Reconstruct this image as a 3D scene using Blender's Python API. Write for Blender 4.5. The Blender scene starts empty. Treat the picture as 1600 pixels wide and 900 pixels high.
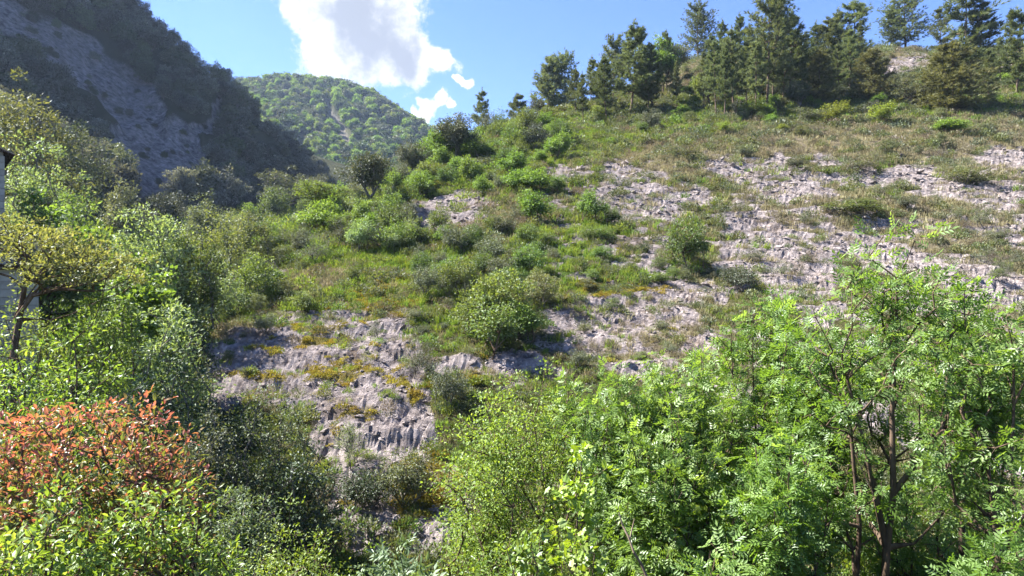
import bpy, math, random
import numpy as np
from mathutils import Vector

R = math.radians
sc = bpy.context.scene
COL = sc.collection

# ------------------------------------------------------------------ camera, sky, sun, exposure
cam_d = bpy.data.cameras.new("camera")
cam_d.sensor_width = 36.0
cam_d.lens = 22.5                      # focal length 1000 px on a 1600 px wide picture
cam_d.clip_start = 0.05
cam_d.clip_end = 8000
cam = bpy.data.objects.new("camera", cam_d)
COL.objects.link(cam)
cam.location = (0, 0, 0)
cam.rotation_euler = (R(90), 0, 0)     # looks along +Y, level
sc.camera = cam

SUN_AZ, SUN_EL = -74.0, 49.0           # degrees, from +Y towards +X
sun_dir = Vector((math.sin(R(SUN_AZ)) * math.cos(R(SUN_EL)), math.cos(R(SUN_AZ)) * math.cos(R(SUN_EL)), math.sin(R(SUN_EL))))

sc.view_settings.view_transform = 'Standard'
sc.view_settings.look = 'None'
sc.view_settings.gamma = 1.0
sc.view_settings.use_curve_mapping = False
sc.view_settings.exposure = 2.55
sc.cycles.use_denoising = True
sc.cycles.denoiser = 'OPENIMAGEDENOISE'
sc.cycles.denoising_prefilter = 'ACCURATE'
sc.cycles.max_bounces = 8
sc.cycles.diffuse_bounces = 4
sc.cycles.glossy_bounces = 2
sc.cycles.transmission_bounces = 4
sc.cycles.transparent_max_bounces = 8
sc.cycles.caustics_reflective = False
sc.cycles.caustics_refractive = False
sc.cycles.sample_clamp_indirect = 6.0

F = 1000.0
def pix_dir(u, v):
    d = Vector(((u - 800) / F, 1.0, (450 - v) / F)); d.normalize(); return d

world = bpy.data.worlds.new("World"); sc.world = world; world.use_nodes = True
def build_world():
    nt = world.node_tree; N = nt.nodes; L = nt.links
    N.clear()
    out = N.new('ShaderNodeOutputWorld')
    sky = N.new('ShaderNodeTexSky'); sky.sky_type = 'NISHITA'; sky.sun_disc = False
    sky.sun_elevation = R(SUN_EL); sky.sun_rotation = R(SUN_AZ)
    sky.altitude = 1400; sky.air_density = 1.0; sky.dust_density = 0.3; sky.ozone_density = 3.5
    bg = N.new('ShaderNodeBackground'); bg.inputs[1].default_value = 0.05
    hs = N.new('ShaderNodeHueSaturation'); hs.inputs['Saturation'].default_value = 1.2; hs.inputs['Hue'].default_value = .515
    L.new(sky.outputs[0], hs.inputs['Color']); L.new(hs.outputs[0], bg.inputs[0])
    tc = N.new('ShaderNodeTexCoord')
    nrm = N.new('ShaderNodeVectorMath'); nrm.operation = 'NORMALIZE'; L.new(tc.outputs['Generated'], nrm.inputs[0])
    # direction warp for ragged edges
    def noise(scale, detail, rough, off=0.0):
        n = N.new('ShaderNodeTexNoise'); n.inputs['Scale'].default_value = scale
        n.inputs['Detail'].default_value = detail; n.inputs['Roughness'].default_value = rough
        a = N.new('ShaderNodeVectorMath'); a.operation = 'ADD'; a.inputs[1].default_value = (off, off * .7, off * 1.3)
        L.new(nrm.outputs[0], a.inputs[0]); L.new(a.outputs[0], n.inputs['Vector'])
        return n
    def math_(op, a, b=None, c=None, clamp=False):
        m = N.new('ShaderNodeMath'); m.operation = op; m.use_clamp = clamp
        for i, x in enumerate((a, b, c)):
            if x is None: continue
            if isinstance(x, (int, float)): m.inputs[i].default_value = x
            else: L.new(x, m.inputs[i])
        return m.outputs[0]
    w = noise(9.0, 5, .6, 3.1)
    sub = N.new('ShaderNodeVectorMath'); sub.operation = 'SUBTRACT'; sub.inputs[1].default_value = (.5, .5, .5)
    L.new(w.outputs['Color'], sub.inputs[0])
    scl = N.new('ShaderNodeVectorMath'); scl.operation = 'SCALE'; scl.inputs['Scale'].default_value = .085
    L.new(sub.outputs[0], scl.inputs[0])
    ad = N.new('ShaderNodeVectorMath'); ad.operation = 'ADD'; L.new(nrm.outputs[0], ad.inputs[0]); L.new(scl.outputs[0], ad.inputs[1])
    # cumulus lobes: direction (given by where they stand in the sky) and angular radius
    lobes = [(550, 20, 95), (600, 62, 78), (535, 70, 72), (640, 88, 54), (690, 102, 28), (575, 96, 48), (500, 20, 55), (590, -50, 90), (520, -90, 80),
             (640, 20, 30), (726, 135, 11), (716, 132, 8), (652, 178, 12), (672, 169, 19), (694, 160, 15), (712, 168, 9), (445, 12, 7), (718, 95, 5), (610, -190, 110), (1420, -430, 170), (-350, -300, 150)]
    def field(src, ls, k, grow=1.0):
        dens = None
        for (u, v, r) in ls:
            dp = N.new('ShaderNodeVectorMath'); dp.operation = 'DISTANCE'; dp.inputs[1].default_value = pix_dir(u, v)
            L.new(src, dp.inputs[0])
            x = math_('MULTIPLY_ADD', dp.outputs['Value'], -F / (r * grow), 1.0)   # 1 centre, 0 edge
            dens = x if dens is None else math_('SMOOTH_MAX', dens, x, k)
        return dens
    dens = field(ad.outputs[0], lobes, 0.16)
    n2 = noise(42.0, 12, .70, 7.7)
    n4 = noise(26.0, 8, .6, 4.4)
    n3 = noise(14.0, 6, .6, 1.7)
    dd = math_('ADD', dens, math_('MULTIPLY_ADD', n2.outputs['Fac'], 1.25, -.68))
    mask = N.new('ShaderNodeMapRange'); mask.interpolation_type = 'SMOOTHSTEP'
    mask.inputs['From Min'].default_value = -.08; mask.inputs['From Max'].default_value = .30
    L.new(dd, mask.inputs['Value'])
    # thick middle of the large cloud, seen against the light
    thick = field(ad.outputs[0], [(580, 66, 105), (632, 98, 62), (545, 30, 80), (560, -80, 120), (1420, -430, 150), (-350, -300, 130)], 0.5)
    core = N.new('ShaderNodeMapRange'); core.interpolation_type = 'SMOOTHSTEP'
    core.inputs['From Min'].default_value = .16; core.inputs['From Max'].default_value = .80
    L.new(math_('ADD', math_('ADD', thick, math_('MULTIPLY_ADD', n3.outputs['Fac'], 1.3, -.65)), math_('MULTIPLY_ADD', n4.outputs['Fac'], 1.1, -.55)), core.inputs['Value'])
    mixc = N.new('ShaderNodeMixRGB'); mixc.inputs[1].default_value = (1.0, 1.0, 1.0, 1); mixc.inputs[2].default_value = (.41, .435, .50, 1)
    L.new(core.outputs[0], mixc.inputs[0])
    bgc = N.new('ShaderNodeBackground'); bgc.inputs[1].default_value = 0.20
    L.new(mixc.outputs[0], bgc.inputs[0])
    mx = N.new('ShaderNodeMixShader'); L.new(mask.outputs[0], mx.inputs[0]); L.new(bg.outputs[0], mx.inputs[1]); L.new(bgc.outputs[0], mx.inputs[2])
    L.new(mx.outputs[0], out.inputs['Surface'])
build_world()

sl = bpy.data.lights.new("sun", 'SUN'); sl.energy = 5.0; sl.angle = R(0.53); sl.color = (1.0, .95, .87)
sun = bpy.data.objects.new("sun", sl); COL.objects.link(sun)
sun.rotation_euler = (-sun_dir).to_track_quat('-Z', 'Y').to_euler()
sun.location = (-60, 40, 120)

# ------------------------------------------------------------------ helpers
def tag(o, label=None, cat=None, group=None, kind=None):
    if label: o["label"] = label
    if cat: o["category"] = cat
    if group: o["group"] = group
    if kind: o["kind"] = kind
    return o
def link(name, data, parent=None):
    o = bpy.data.objects.new(name, data); COL.objects.link(o)
    if parent is not None: o.parent = parent
    return o
def mesh_np(name, V, faces, mats=(), midx=None, fattr=None, vattr=None, smooth=False):
    """faces: list of int arrays (n,k)"""
    me = bpy.data.meshes.new(name)
    V = np.asarray(V, np.float32)
    faces = [np.asarray(f, np.int32) for f in faces if len(f)]
    loops = np.concatenate([f.ravel() for f in faces]) if faces else np.zeros(0, np.int32)
    tot = np.concatenate([np.full(len(f), f.shape[1], np.int32) for f in faces]) if faces else np.zeros(0, np.int32)
    start = (np.cumsum(tot) - tot).astype(np.int32)
    me.vertices.add(len(V)); me.vertices.foreach_set('co', V.ravel())
    me.loops.add(len(loops)); me.loops.foreach_set('vertex_index', loops)
    me.polygons.add(len(tot)); me.polygons.foreach_set('loop_start', start); me.polygons.foreach_set('loop_total', tot)
    for m in mats: me.materials.append(m)
    if midx is not None: me.polygons.foreach_set('material_index', np.asarray(midx, np.int32))
    me.polygons.foreach_set('use_smooth', np.full(len(tot), bool(smooth)))
    me.update(calc_edges=True)
    for k, a in (fattr or {}).items():
        at = me.attributes.new(k, 'FLOAT', 'FACE'); at.data.foreach_set('value', np.asarray(a, np.float32))
    for k, a in (vattr or {}).items():
        at = me.attributes.new(k, 'FLOAT', 'POINT'); at.data.foreach_set('value', np.asarray(a, np.float32))
    return me
def unit(a):
    return a / np.maximum(np.linalg.norm(a, axis=-1, keepdims=True), 1e-9)
def sstep(a, b, x):
    t = np.clip((x - a) / (b - a), 0, 1); return t * t * (3 - 2 * t)

# numpy noise
def _h(ix, iy, s):
    h = (ix.astype(np.int64) * 374761393 + iy.astype(np.int64) * 668265263 + s * 1274126177) & 0xffffffff
    h = ((h ^ (h >> 13)) * 1274126177) & 0xffffffff
    return ((h ^ (h >> 16)) & 0xffffff) / float(0xffffff)
def vnoise(x, y, s=0):
    ix = np.floor(x); iy = np.floor(y); fx = x - ix; fy = y - iy
    fx = fx * fx * fx * (fx * (fx * 6 - 15) + 10); fy = fy * fy * fy * (fy * (fy * 6 - 15) + 10)
    a = _h(ix, iy, s); b = _h(ix + 1, iy, s); c = _h(ix, iy + 1, s); d = _h(ix + 1, iy + 1, s)
    return (a * (1 - fx) + b * fx) * (1 - fy) + (c * (1 - fx) + d * fx) * fy
def fbm(x, y, s=0, o=4, g=.5):
    v = 0; a = 1; t = 0
    for i in range(o):
        v = v + a * vnoise(x * 2 ** i + 17.3 * i, y * 2 ** i - 9.1 * i, s + i); t += a; a *= g
    return v / t * 2 - 1                       # about -1..1
def worley(x, y, s=0):
    ix = np.floor(x); iy = np.floor(y); d1 = np.full(x.shape, 9.); d2 = np.full(x.shape, 9.); cid = np.zeros(x.shape)
    for i in (-1, 0, 1):
        for j in (-1, 0, 1):
            cx = ix + i; cy = iy + j
            px = cx + _h(cx, cy, s); py = cy + _h(cx, cy, s + 57)
            d = np.hypot(px - x, py - y)
            n = d < d1
            d2 = np.where(n, d1, np.minimum(d2, d)); cid = np.where(n, _h(cx, cy, s + 91), cid); d1 = np.where(n, d, d1)
    return d1, d2, cid

# ------------------------------------------------------------------ materials
def new_mat(name):
    m = bpy.data.materials.new(name); m.use_nodes = True
    m.node_tree.nodes.clear()
    o = m.node_tree.nodes.new('ShaderNodeOutputMaterial')
    return m, m.node_tree.nodes, m.node_tree.links, o
def leaf_mat(name, c1, c2, c3=None, trans=.42, gloss=.025, rough=.5, tcol=None, hv=.03, vv=.25, bright=1.25):
    """two-tone leaf: colour runs from c1 to c2 (to c3) leaf by leaf; light passes through"""
    m, N, L, o = new_mat(name)
    c1, c2, c3 = [tuple(q * bright for q in c) if c else None for c in (c1, c2, c3)]
    at = N.new('ShaderNodeAttribute'); at.attribute_name = 'lv'
    cr = N.new('ShaderNodeValToRGB')
    cr.color_ramp.elements[0].color = (*c1, 1); cr.color_ramp.elements[1].color = (*(c3 or c2), 1)
    if c3:
        e = cr.color_ramp.elements.new(.6); e.color = (*c2, 1)
    L.new(at.outputs['Fac'], cr.inputs[0])
    oi = N.new('ShaderNodeObjectInfo')
    hs = N.new('ShaderNodeHueSaturation')
    mr = N.new('ShaderNodeMapRange'); mr.inputs['To Min'].default_value = .5 - hv; mr.inputs['To Max'].default_value = .5 + hv
    L.new(oi.outputs['Random'], mr.inputs['Value']); L.new(mr.outputs[0], hs.inputs['Hue'])
    fr = N.new('ShaderNodeMath'); fr.operation = 'FRACT'
    ml = N.new('ShaderNodeMath'); ml.operation = 'MULTIPLY'; ml.inputs[1].default_value = 7.31
    L.new(oi.outputs['Random'], ml.inputs[0]); L.new(ml.outputs[0], fr.inputs[0])
    mv = N.new('ShaderNodeMapRange'); mv.inputs['To Min'].default_value = 1 - vv; mv.inputs['To Max'].default_value = 1 + vv
    L.new(fr.outputs[0], mv.inputs['Value']); L.new(mv.outputs[0], hs.inputs['Value'])
    L.new(cr.outputs[0], hs.inputs['Color'])
    df = N.new('ShaderNodeBsdfDiffuse'); L.new(hs.outputs[0], df.inputs['Color'])
    tr = N.new('ShaderNodeBsdfTranslucent')
    tm = N.new('ShaderNodeMixRGB'); tm.blend_type = 'MULTIPLY'; tm.inputs[0].default_value = 1; tm.inputs[2].default_value = (*(tcol or (1.35, 1.25, .55)), 1)
    L.new(hs.outputs[0], tm.inputs[1]); L.new(tm.outputs[0], tr.inputs['Color'])
    a = N.new('ShaderNodeMixShader'); a.inputs[0].default_value = trans; L.new(df.outputs[0], a.inputs[1]); L.new(tr.outputs[0], a.inputs[2])
    g = N.new('ShaderNodeBsdfGlossy'); g.inputs['Roughness'].default_value = rough; g.inputs['Color'].default_value = (.9, .95, 1, 1)
    b = N.new('ShaderNodeMixShader'); b.inputs[0].default_value = gloss; L.new(a.outputs[0], b.inputs[1]); L.new(g.outputs[0], b.inputs[2])
    L.new(b.outputs[0], o.inputs['Surface'])
    return m
def bark_mat(name, c1, c2, scale=14):
    m, N, L, o = new_mat(name)
    tc = N.new('ShaderNodeTexCoord'); mp = N.new('ShaderNodeMapping'); mp.inputs['Scale'].default_value = (1, 1, .25)
    n = N.new('ShaderNodeTexNoise'); n.inputs['Scale'].default_value = scale; n.inputs['Detail'].default_value = 6
    L.new(tc.outputs['Object'], mp.inputs[0]); L.new(mp.outputs[0], n.inputs['Vector'])
    cr = N.new('ShaderNodeValToRGB'); cr.color_ramp.elements[0].position = .35; cr.color_ramp.elements[1].position = .65
    cr.color_ramp.elements[0].color = (*c1, 1); cr.color_ramp.elements[1].color = (*c2, 1)
    L.new(n.outputs['Fac'], cr.inputs[0])
    bp = N.new('ShaderNodeBump'); bp.inputs['Strength'].default_value = .6; bp.inputs['Distance'].default_value = .02; L.new(n.outputs['Fac'], bp.inputs['Height'])
    d = N.new('ShaderNodeBsdfDiffuse'); L.new(cr.outputs[0], d.inputs['Color']); L.new(bp.outputs[0], d.inputs['Normal'])
    L.new(d.outputs[0], o.inputs['Surface'])
    return m
def rock_nodes(N, L, scale=1.0, c=((.095, .082, .082), (.265, .228, .22), (.42, .365, .348)), bump=.12):
    """weathered pale limestone; returns colour socket, normal socket"""
    tc = N.new('ShaderNodeTexCoord')
    geo = N.new('ShaderNodeNewGeometry')
    pos = geo.outputs['Position']
    n1 = N.new('ShaderNodeTexNoise'); n1.inputs['Scale'].default_value = 2.2 * scale; n1.inputs['Detail'].default_value = 9; n1.inputs['Roughness'].default_value = .68
    L.new(pos, n1.inputs['Vector'])
    cr = N.new('ShaderNodeValToRGB'); e = cr.color_ramp.elements
    e[0].position = .33; e[0].color = (*c[0], 1); e[1].position = .64; e[1].color = (*c[2], 1)
    x = e.new(.46); x.color = (*c[1], 1)
    L.new(n1.outputs['Fac'], cr.inputs[0])
    n2 = N.new('ShaderNodeTexNoise'); n2.inputs['Scale'].default_value = 13 * scale; n2.inputs['Detail'].default_value = 6; n2.inputs['Roughness'].default_value = .7
    L.new(pos, n2.inputs['Vector'])
    vo = N.new('ShaderNodeTexVoronoi'); vo.feature = 'DISTANCE_TO_EDGE'; vo.inputs['Scale'].default_value = 3.2 * scale
    wn = N.new('ShaderNodeMixRGB'); wn.blend_type = 'ADD'; wn.inputs[0].default_value = .35; L.new(pos, wn.inputs[1]); L.new(n2.outputs['Color'], wn.inputs[2])
    L.new(wn.outputs[0], vo.inputs['Vector'])
    crk = N.new('ShaderNodeMapRange'); crk.inputs['From Max'].default_value = .10; L.new(vo.outputs['Distance'], crk.inputs['Value'])
    h = N.new('ShaderNodeMath'); h.operation = 'MULTIPLY_ADD'; h.inputs[1].default_value = .35; L.new(crk.outputs[0], h.inputs[0]); L.new(n2.outputs['Fac'], h.inputs[2])
    bp = N.new('ShaderNodeBump'); bp.inputs['Strength'].default_value = 1.0; bp.inputs['Distance'].default_value = bump; L.new(h.outputs[0], bp.inputs['Height'])
    return cr.outputs[0], bp.outputs[0], n2.outputs['Fac'], n1.outputs['Fac']

def hillside_mat():
    m, N, L, o = new_mat('hillside_limestone_and_turf')
    rc, nor, fine, broad = rock_nodes(N, L)
    def attr(nm):
        a = N.new('ShaderNodeAttribute'); a.attribute_name = nm; return a.outputs['Fac']
    def mix(f, a, b):
        x = N.new('ShaderNodeMixRGB'); L.new(f, x.inputs[0])
        for i, q in ((1, a), (2, b)):
            if isinstance(q, tuple): x.inputs[i].default_value = (*q, 1)
            else: L.new(q, x.inputs[i])
        return x.outputs[0]
    def thr(f, nz, amt, lo, hi):
        a = N.new('ShaderNodeMath'); a.operation = 'MULTIPLY_ADD'; a.inputs[1].default_value = amt; a.inputs[2].default_value = -amt / 2; L.new(nz, a.inputs[0])
        b = N.new('ShaderNodeMath'); b.operation = 'ADD'; L.new(f, b.inputs[0]); L.new(a.outputs[0], b.inputs[1])
        c = N.new('ShaderNodeMapRange'); c.interpolation_type = 'SMOOTHSTEP'; c.inputs['From Min'].default_value = lo; c.inputs['From Max'].default_value = hi; L.new(b.outputs[0], c.inputs['Value'])
        return c.outputs[0]
    cr = N.new('ShaderNodeValToRGB'); e = cr.color_ramp.elements                       # soil, litter and short turf
    e[0].position = .3; e[0].color = (.055, .046, .026, 1); e[1].position = .72; e[1].color = (.13, .115, .06, 1)
    x = e.new(.5); x.color = (.078, .08, .034, 1)
    L.new(fine, cr.inputs[0])
    soil = mix(thr(attr('dry'), fine, .8, .35, .75), cr.outputs[0], (.185, .155, .105))
    soil = mix(thr(attr('lush'), fine, .8, .35, .8), soil, (.065, .10, .022))
    st = N.new('ShaderNodeTexNoise'); st.inputs['Scale'].default_value = .9; st.inputs['Detail'].default_value = 7; st.inputs['Roughness'].default_value = .65
    sg = N.new('ShaderNodeNewGeometry'); L.new(sg.outputs['Position'], st.inputs['Vector'])
    sr = N.new('ShaderNodeMapRange'); sr.inputs['From Min'].default_value = .52; sr.inputs['From Max'].default_value = .68; sr.inputs['To Max'].default_value = .75; L.new(st.outputs['Fac'], sr.inputs['Value'])
    rc = mix(sr.outputs[0], rc, (.15, .112, .078))
    col = mix(thr(attr('rock'), fine, .8, .30, .54), soil, rc)
    col = mix(thr(attr('moss'), fine, 1.6, .68, .9), col, (.17, .14, .04))
    d = N.new('ShaderNodeBsdfDiffuse'); d.inputs['Roughness'].default_value = .7
    L.new(col, d.inputs['Color']); L.new(nor, d.inputs['Normal']); L.new(d.outputs[0], o.inputs['Surface'])
    return m
def stone_mat():
    m, N, L, o = new_mat('loose_limestone')
    rc, nor, fine, broad = rock_nodes(N, L, 1.6, c=((.13, .114, .113), (.28, .244, .236), (.41, .36, .345)), bump=.05)
    oi = N.new('ShaderNodeObjectInfo'); mv = N.new('ShaderNodeMapRange'); mv.inputs['To Min'].default_value = .55; mv.inputs['To Max'].default_value = 1.0
    L.new(oi.outputs['Random'], mv.inputs['Value'])
    hs = N.new('ShaderNodeHueSaturation'); L.new(rc, hs.inputs['Color']); L.new(mv.outputs[0], hs.inputs['Value'])
    d = N.new('ShaderNodeBsdfDiffuse'); L.new(hs.outputs[0], d.inputs['Color']); L.new(nor, d.inputs['Normal']); L.new(d.outputs[0], o.inputs['Surface'])
    return m
def cliff_mat():
    m, N, L, o = new_mat('cliff_rock_and_scrub')
    rc, nor, fine, broad = rock_nodes(N, L, .55, c=((.09, .082, .082), (.23, .207, .20), (.37, .335, .32)), bump=.35)
    geo = N.new('ShaderNodeNewGeometry'); mp = N.new('ShaderNodeMapping'); mp.inputs['Scale'].default_value = (.5, .5, .07); mp.inputs['Rotation'].default_value = (0, .35, 0)
    L.new(geo.outputs['Position'], mp.inputs[0])
    st = N.new('ShaderNodeTexNoise'); st.inputs['Scale'].default_value = 2.0; st.inputs['Detail'].default_value = 8; st.inputs['Roughness'].default_value = .7; L.new(mp.outputs[0], st.inputs['Vector'])
    sr = N.new('ShaderNodeMapRange'); sr.inputs['From Min'].default_value = .35; sr.inputs['From Max'].default_value = .62; sr.inputs['To Min'].default_value = .5; sr.inputs['To Max'].default_value = 1.1; L.new(st.outputs['Fac'], sr.inputs['Value'])
    mu_ = N.new('ShaderNodeMixRGB'); mu_.blend_type = 'MULTIPLY'; mu_.inputs[0].default_value = 1; L.new(rc, mu_.inputs[1]); L.new(sr.outputs[0], mu_.inputs[2])
    a = N.new('ShaderNodeAttribute'); a.attribute_name = 'rock'
    ad_ = N.new('ShaderNodeMath'); ad_.operation = 'MULTIPLY_ADD'; ad_.inputs[1].default_value = .9; ad_.inputs[2].default_value = -.45; L.new(fine, ad_.inputs[0])
    sm_ = N.new('ShaderNodeMath'); sm_.operation = 'ADD'; L.new(a.outputs['Fac'], sm_.inputs[0]); L.new(ad_.outputs[0], sm_.inputs[1])
    rr_ = N.new('ShaderNodeMapRange'); rr_.inputs['From Min'].default_value = .4; rr_.inputs['From Max'].default_value = .6; L.new(sm_.outputs[0], rr_.inputs['Value'])
    x = N.new('ShaderNodeMixRGB'); L.new(rr_.outputs[0], x.inputs[0]); x.inputs[1].default_value = (.055, .058, .035, 1); L.new(mu_.outputs[0], x.inputs[2])
    d = N.new('ShaderNodeBsdfDiffuse'); L.new(x.outputs[0], d.inputs['Color']); L.new(nor, d.inputs['Normal']); L.new(d.outputs[0], o.inputs['Surface'])
    return m
def flat_mat(name, c1, c2, scale=6, bump=.02):
    m, N, L, o = new_mat(name)
    tc = N.new('ShaderNodeTexCoord'); n = N.new('ShaderNodeTexNoise'); n.inputs['Scale'].default_value = scale; n.inputs['Detail'].default_value = 7; n.inputs['Roughness'].default_value = .65
    L.new(tc.outputs['Object'], n.inputs['Vector'])
    cr = N.new('ShaderNodeValToRGB'); cr.color_ramp.elements[0].position = .3; cr.color_ramp.elements[1].position = .7
    cr.color_ramp.elements[0].color = (*c1, 1); cr.color_ramp.elements[1].color = (*c2, 1); L.new(n.outputs['Fac'], cr.inputs[0])
    bp = N.new('ShaderNodeBump'); bp.inputs['Distance'].default_value = bump; L.new(n.outputs['Fac'], bp.inputs['Height'])
    d = N.new('ShaderNodeBsdfDiffuse'); L.new(cr.outputs[0], d.inputs['Color']); L.new(bp.outputs[0], d.inputs['Normal']); L.new(d.outputs[0], o.inputs['Surface'])
    return m

# ------------------------------------------------------------------ terrain
def P3(u, v, Y): return ((u - 800) / F * Y, Y, (450 - v) / F * Y)
S0 = 8.0
class Field:
    """smooth surface z(x, y) through surveyed points"""
    def __init__(self, pts, s0=S0, lam=1e-3):
        p = np.array(pts, float); self.s0 = s0
        self.c = self.dom(p[:, 0], p[:, 1]); w = p[:, 2] / (p[:, 1] + s0)
        n = len(p)
        K = self.k(np.linalg.norm(self.c[:, None] - self.c[None], axis=2)) + np.eye(n) * lam
        A = np.zeros((n + 3, n + 3)); A[:n, :n] = K; A[:n, n] = 1; A[:n, n + 1:] = self.c; A[n, :n] = 1; A[n + 1:, :n] = self.c.T
        self.w = np.linalg.solve(A, np.concatenate([w, [0, 0, 0]]))
    def dom(self, x, y):
        s = np.asarray(y, float) + self.s0
        return np.stack([np.asarray(x, float) / s * 1.6, np.log(s)], -1)
    @staticmethod
    def k(r): return -r
    def __call__(self, x, y):
        x = np.asarray(x, float); y = np.asarray(y, float); d = self.dom(x, y); n = len(self.c)
        out = np.full(x.shape, self.w[n]) + d[..., 0] * self.w[n + 1] + d[..., 1] * self.w[n + 2]
        for i in range(n):
            out += self.w[i] * self.k(np.sqrt((d[..., 0] - self.c[i, 0]) ** 2 + (d[..., 1] - self.c[i, 1]) ** 2 + 2.5e-3))
        return out * (y + self.s0)

near_pts = [(0, -4, -1.8), (-6, -4, -1.8), (6, -4, -1.8), (-8, 0, -1.9), (8, 0, -1.9), (0, 1, -1.9), (-3.5, 3.5, -2.6), (0, 3.5, -2.9), (4, 3.5, -2.9), (9, 4, -2.9), (-9, 5, -2.4),
            (0, 7, -5.2), (-4.5, 7, -4.4), (4, 7, -4.9), (9, 7.5, -4.6), (0, 9.5, -5.9), (-6, 10, -5.6), (5, 10, -5.5), (11, 10, -4.9), (18, 10, -4.2), (-12, 11, -4.9), (-18, 11, -3.6), (-12, 15, -4.8), (-18, 16, -4), (-26, 14, -2)]
for q in [(600, 830, 12.6), (680, 850, 12.3), (590, 740, 14), (600, 660, 15.3), (420, 640, 16.2), (560, 612, 16.6), (330, 600, 17.5), (330, 540, 19.5), (480, 550, 19.5), (650, 560, 19.2), (560, 490, 22.5), (650, 500, 22), (460, 480, 24),
          (350, 500, 22.5), (550, 440, 27), (450, 400, 32), (400, 385, 36), (760, 590, 18), (900, 545, 20), (800, 520, 21), (1000, 500, 23), (900, 450, 25.5), (1050, 440, 26.5), (750, 400, 29.5), (850, 340, 35), (1000, 330, 35.5), (1200, 400, 30),
          (1100, 250, 46), (850, 240, 50), (700, 285, 45), (1300, 250, 46.5), (1500, 250, 45), (1590, 310, 38.5), (1300, 460, 25.5), (1550, 440, 26.5), (1550, 560, 20), (1250, 560, 19), (1050, 590, 17.5), (1350, 620, 16),
          (1200, 188, 58), (1000, 192, 62), (1400, 172, 59), (1590, 170, 56), (850, 178, 74), (780, 198, 74), (1010, 125, 88), (1060, 95, 96), (1120, 75, 104), (1260, 75, 104), (1400, 68, 100), (1590, 66, 95), (1750, 70, 95), (1750, 200, 52),
          (1250, 130, 80), (1450, 118, 80), (700, 240, 60), (600, 298, 48), (520, 330, 45), (470, 345, 44)]:
    near_pts.append(P3(*q))
near_pts += [(-16, 24, -4.2), (-16.5, 32, -4), (-20, 42, -2), (-24, 60, 2), (-24, 80, 8), (-30, 110, 14), (-26, 30, -2), (-32, 45, 3), (-14, 72, 11), (-8, 100, 18), (4, 110, 22), (14, 125, 30), (30, 130, 38), (60, 130, 41), (95, 130, 40), (120, 100, 38), (-60, 130, 16), (-60, 80, 12), (-60, 50, 10), (-45, 30, 4),
             (40, 20, -2), (45, 40, 8), (60, 45, 10)]
base = Field(near_pts)

# painted fields of the slope, described by where patches lie on it (image position of patch centre, half sizes, turn)
ROCK = [(480, 572, 175, 62, 4), (390, 560, 100, 40, -8), (345, 600, 50, 40, 0), (560, 500, 95, 30, 5), (610, 540, 60, 25, 0), (560, 590, 95, 32, 0), (600, 690, 75, 85, 0), (550, 660, 60, 60, 0), (570, 790, 50, 70, 0), (690, 800, 55, 75, 0), (690, 565, 60, 16, 0), (790, 582, 40, 20, 0),
        (945, 505, 90, 48, 0), (1030, 480, 85, 38, -25), (915, 535, 50, 30, 0), (990, 565, 85, 22, 0), (1060, 505, 50, 26, 0), (1000, 312, 78, 36, 5), (1085, 302, 40, 18, 0), (1205, 385, 60, 40, 20), (1150, 405, 32, 42, 0), (1235, 425, 52, 42, 0),
        (1290, 430, 34, 40, 0), (1165, 340, 40, 25, 0), (1235, 300, 80, 16, 0), (1180, 262, 80, 20, 0), (1330, 275, 90, 14, 0), (1430, 268, 45, 18, 0), (1490, 302, 60, 15, 0), (1575, 308, 60, 30, -10), (1580, 245, 60, 14, 0), (1350, 380, 80, 22, 0),
        (1530, 445, 80, 45, 10), (1420, 410, 55, 26, 0), (1555, 360, 45, 12, 0), (1450, 470, 60, 20, 0), (1105, 452, 40, 15, 0), (720, 320, 60, 22, 0), (660, 330, 30, 20, 0), (880, 272, 40, 10, 0), (850, 380, 36, 9, 0), (700, 347, 60, 15, 0),
        (1015, 380, 50, 10, 0), (432, 425, 16, 26, 0), (440, 500, 30, 18, 0), (980, 270, 50, 10, 0), (1420, 100, 50, 12, -15), (1390, 118, 30, 6, -15), (1570, 108, 20, 7, -15), (640, 620, 40, 60, 0), (800, 560, 50, 20, 0)]
MOSS = [(480, 508, 45, 9, 0), (550, 580, 75, 16, 0), (642, 604, 14, 20, 0), (600, 470, 90, 14, 0), (400, 592, 45, 9, 0), (500, 525, 30, 8, 0), (655, 765, 55, 60, 0), (960, 456, 70, 12, 0), (420, 545, 30, 10, 0), (740, 590, 60, 12, 0), (640, 440, 50, 8, 0), (560, 640, 40, 6, 0)]
DRY = [(370, 525, 65, 20, 0), (700, 572, 120, 10, 0), (450, 605, 75, 12, 0), (555, 640, 60, 8, 0), (970, 552, 100, 10, 0), (490, 440, 70, 18, 0), (1350, 220, 240, 28, 0), (1530, 220, 120, 45, 0), (1280, 330, 120, 40, 0), (1480, 350, 120, 50, 0), (1500, 470, 130, 60, 0), (1060, 250, 100, 30, 0), (780, 345, 90, 40, 0), (1040, 520, 80, 60, 0), (1060, 120, 60, 30, 0), (1400, 90, 70, 25, 0)]
LUSH = [(560, 392, 100, 22, 0), (660, 410, 80, 20, 0), (720, 470, 60, 40, 0), (900, 205, 130, 30, 0), (1060, 190, 100, 18, 0), (1160, 165, 100, 16, 0), (880, 390, 80, 60, 0), (1000, 420, 80, 25, 0), (740, 260, 140, 40, 0), (1300, 175, 150, 12, 0), (1560, 165, 60, 12, 0), (1500, 195, 60, 12, 0)]
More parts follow.
